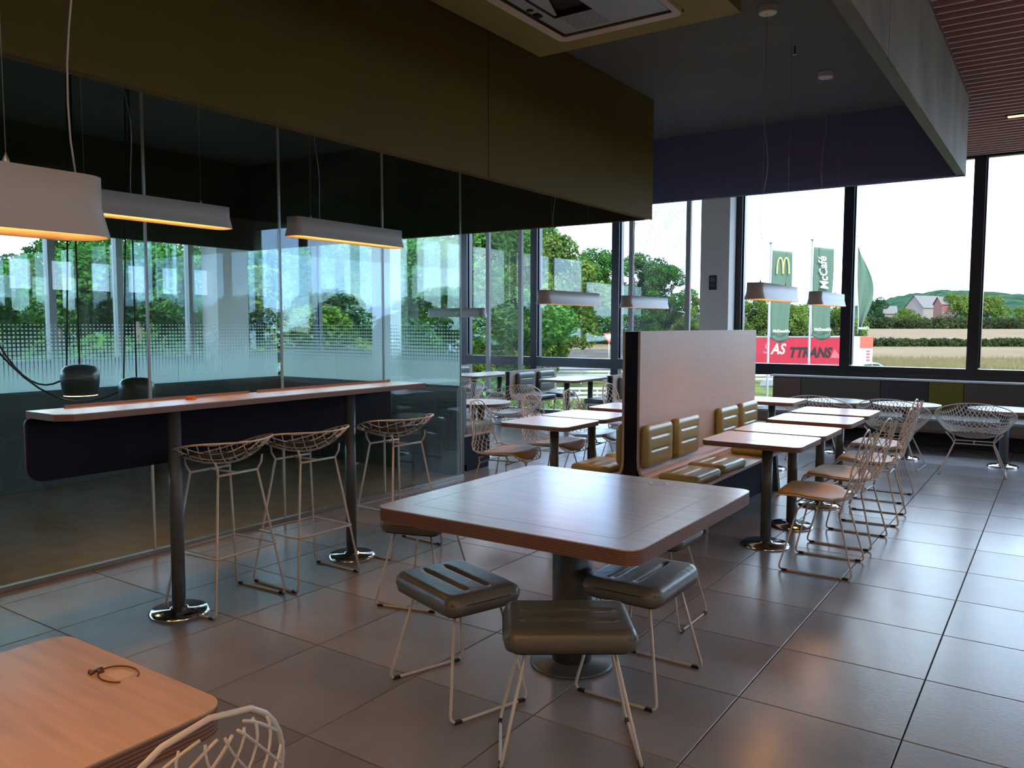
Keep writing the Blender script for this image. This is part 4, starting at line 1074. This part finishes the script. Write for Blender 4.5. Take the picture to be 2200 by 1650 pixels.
text('lettering', 'AS', 1.5, 'print_white', tk, Matrix.Translation((-.25, -1.27, 2.85)) @ RX, .25, .03, .82)
text('lettering', 'TTRANS', 1.4, 'print_dark', tk, Matrix.Translation((3.0, -1.275, 2.5)) @ RX, .25, .055, .82)
MB().add([(5.1, -1.26, 2.0), (6.3, -1.26, 1.95), (5.5, -1.26, 2.9)], [(0, 1, 2)]).build('arrow_mark', 'truck_red_pale', tk)
# orange and white lorry behind the third flag
x, y = W(1838, 88); lo = thing('delivery_lorry', 'orange and white box lorry partly hidden by the rightmost flag', 'truck', (x, y, gz(x, y)), YAW+.1)
MB().box(-1.25, 1.25, -1.2, 4.8, .9, 4.1).build('body', 'lorry_white', lo); MB().box(-.2, 1.27, -1.23, 4.82, 2.9, 4.12).build('orange_panel', 'lorry_orange', lo)
for k in range(5): MB().box(.55, .95, -1.235, -1.22, 1.2+k*.32, 1.36+k*.32).build('mark', 'truck_red_pale', lo)
for xx in (-.9, .9): MB().rings([[(xx+dx, .2+.45*math.cos(2*PI*i/14), .45+.45*math.sin(2*PI*i/14)) for i in range(14)] for dx in (-.15, .15)], 0).build('wheel', 'tyre', lo)
# silver car
x, y = W(1866, 76); ca = thing('hatchback_car', 'silver car roof passing below the wide right window', 'car', (x, y, gz(x, y)+.35), YAW)
body = [(-1.9, .3), (-1.95, .7), (-1.35, .92), (-.75, 1.42), (.55, 1.48), (1.45, 1.0), (2.0, .85), (2.05, .3)]
MB().rings([[(a, yy, b) for a, b in body] for yy in (-.85, -.80, .80, .85)], 0).build('body', 'car_silver', ca)
MB().rings([[(a, yy, b) for a, b in [(-1.1, .98), (-.7, 1.33), (-.05, 1.38), (-.05, .98)]] for yy in (-.87, -.85)], 0).build('side_window', 'car_glass', ca)
MB().rings([[(a, yy, b) for a, b in [(.03, .98), (.03, 1.38), (.52, 1.38), (1.15, 1.0)]] for yy in (-.87, -.85)], 0).build('side_window', 'car_glass', ca)
for xx in (-1.25, 1.3): MB().rings([[(xx+.31*math.cos(2*PI*i/14), yy, .31+.31*math.sin(2*PI*i/14)) for i in range(14)] for yy in (-.87, -.65)], 0).build('wheel', 'tyre', ca)
# guard rails
def rail(px0, px1, D, label):
    x0, y0 = W(px0, D); x1, y1 = W(px1, D); n = 12; t = thing('guard_rail', label, 'fence', (x0, y0, gz(x0, y0)), math.atan2(y1-y0, x1-x0)); L = math.hypot(x1-x0, y1-y0)
    for zz in (.35, .62, .9): MB().box(0, L, -.03, .03, zz, zz+.14).build('rail', 'rail_steel', t)
    for k in range(n+1): MB().box(L*k/n-.05, L*k/n+.05, .03, .1, 0, 1.0).build('post', 'rail_steel', t)
rail(1190, 1900, 60, 'grey guard rail along the road beyond the flags')
rail(1150, 1380, 50, 'grey guard rail in front of the meadow at the far left window')
x, y = W(1308, 70); ys = thing('yield_sign', 'small triangular road sign at the meadow edge', 'sign', (x, y, gz(x, y)), YAW)
MB().lathe([(.04, 0), (.04, 3.0)], 0, 0, 8).build('post', 'rail_steel', ys)
MB().rings([[(-.55, yy, 3.2), (.55, yy, 3.2), (0, yy, 2.3)] for yy in (-.08, -.05)], 0).build('plate', 'lorry_orange', ys)
MB().rings([[(-.3, yy, 3.08), (.3, yy, 3.08), (0, yy, 2.55)] for yy in (-.09, -.08)], 0).build('plate_centre', 'print_white', ys)
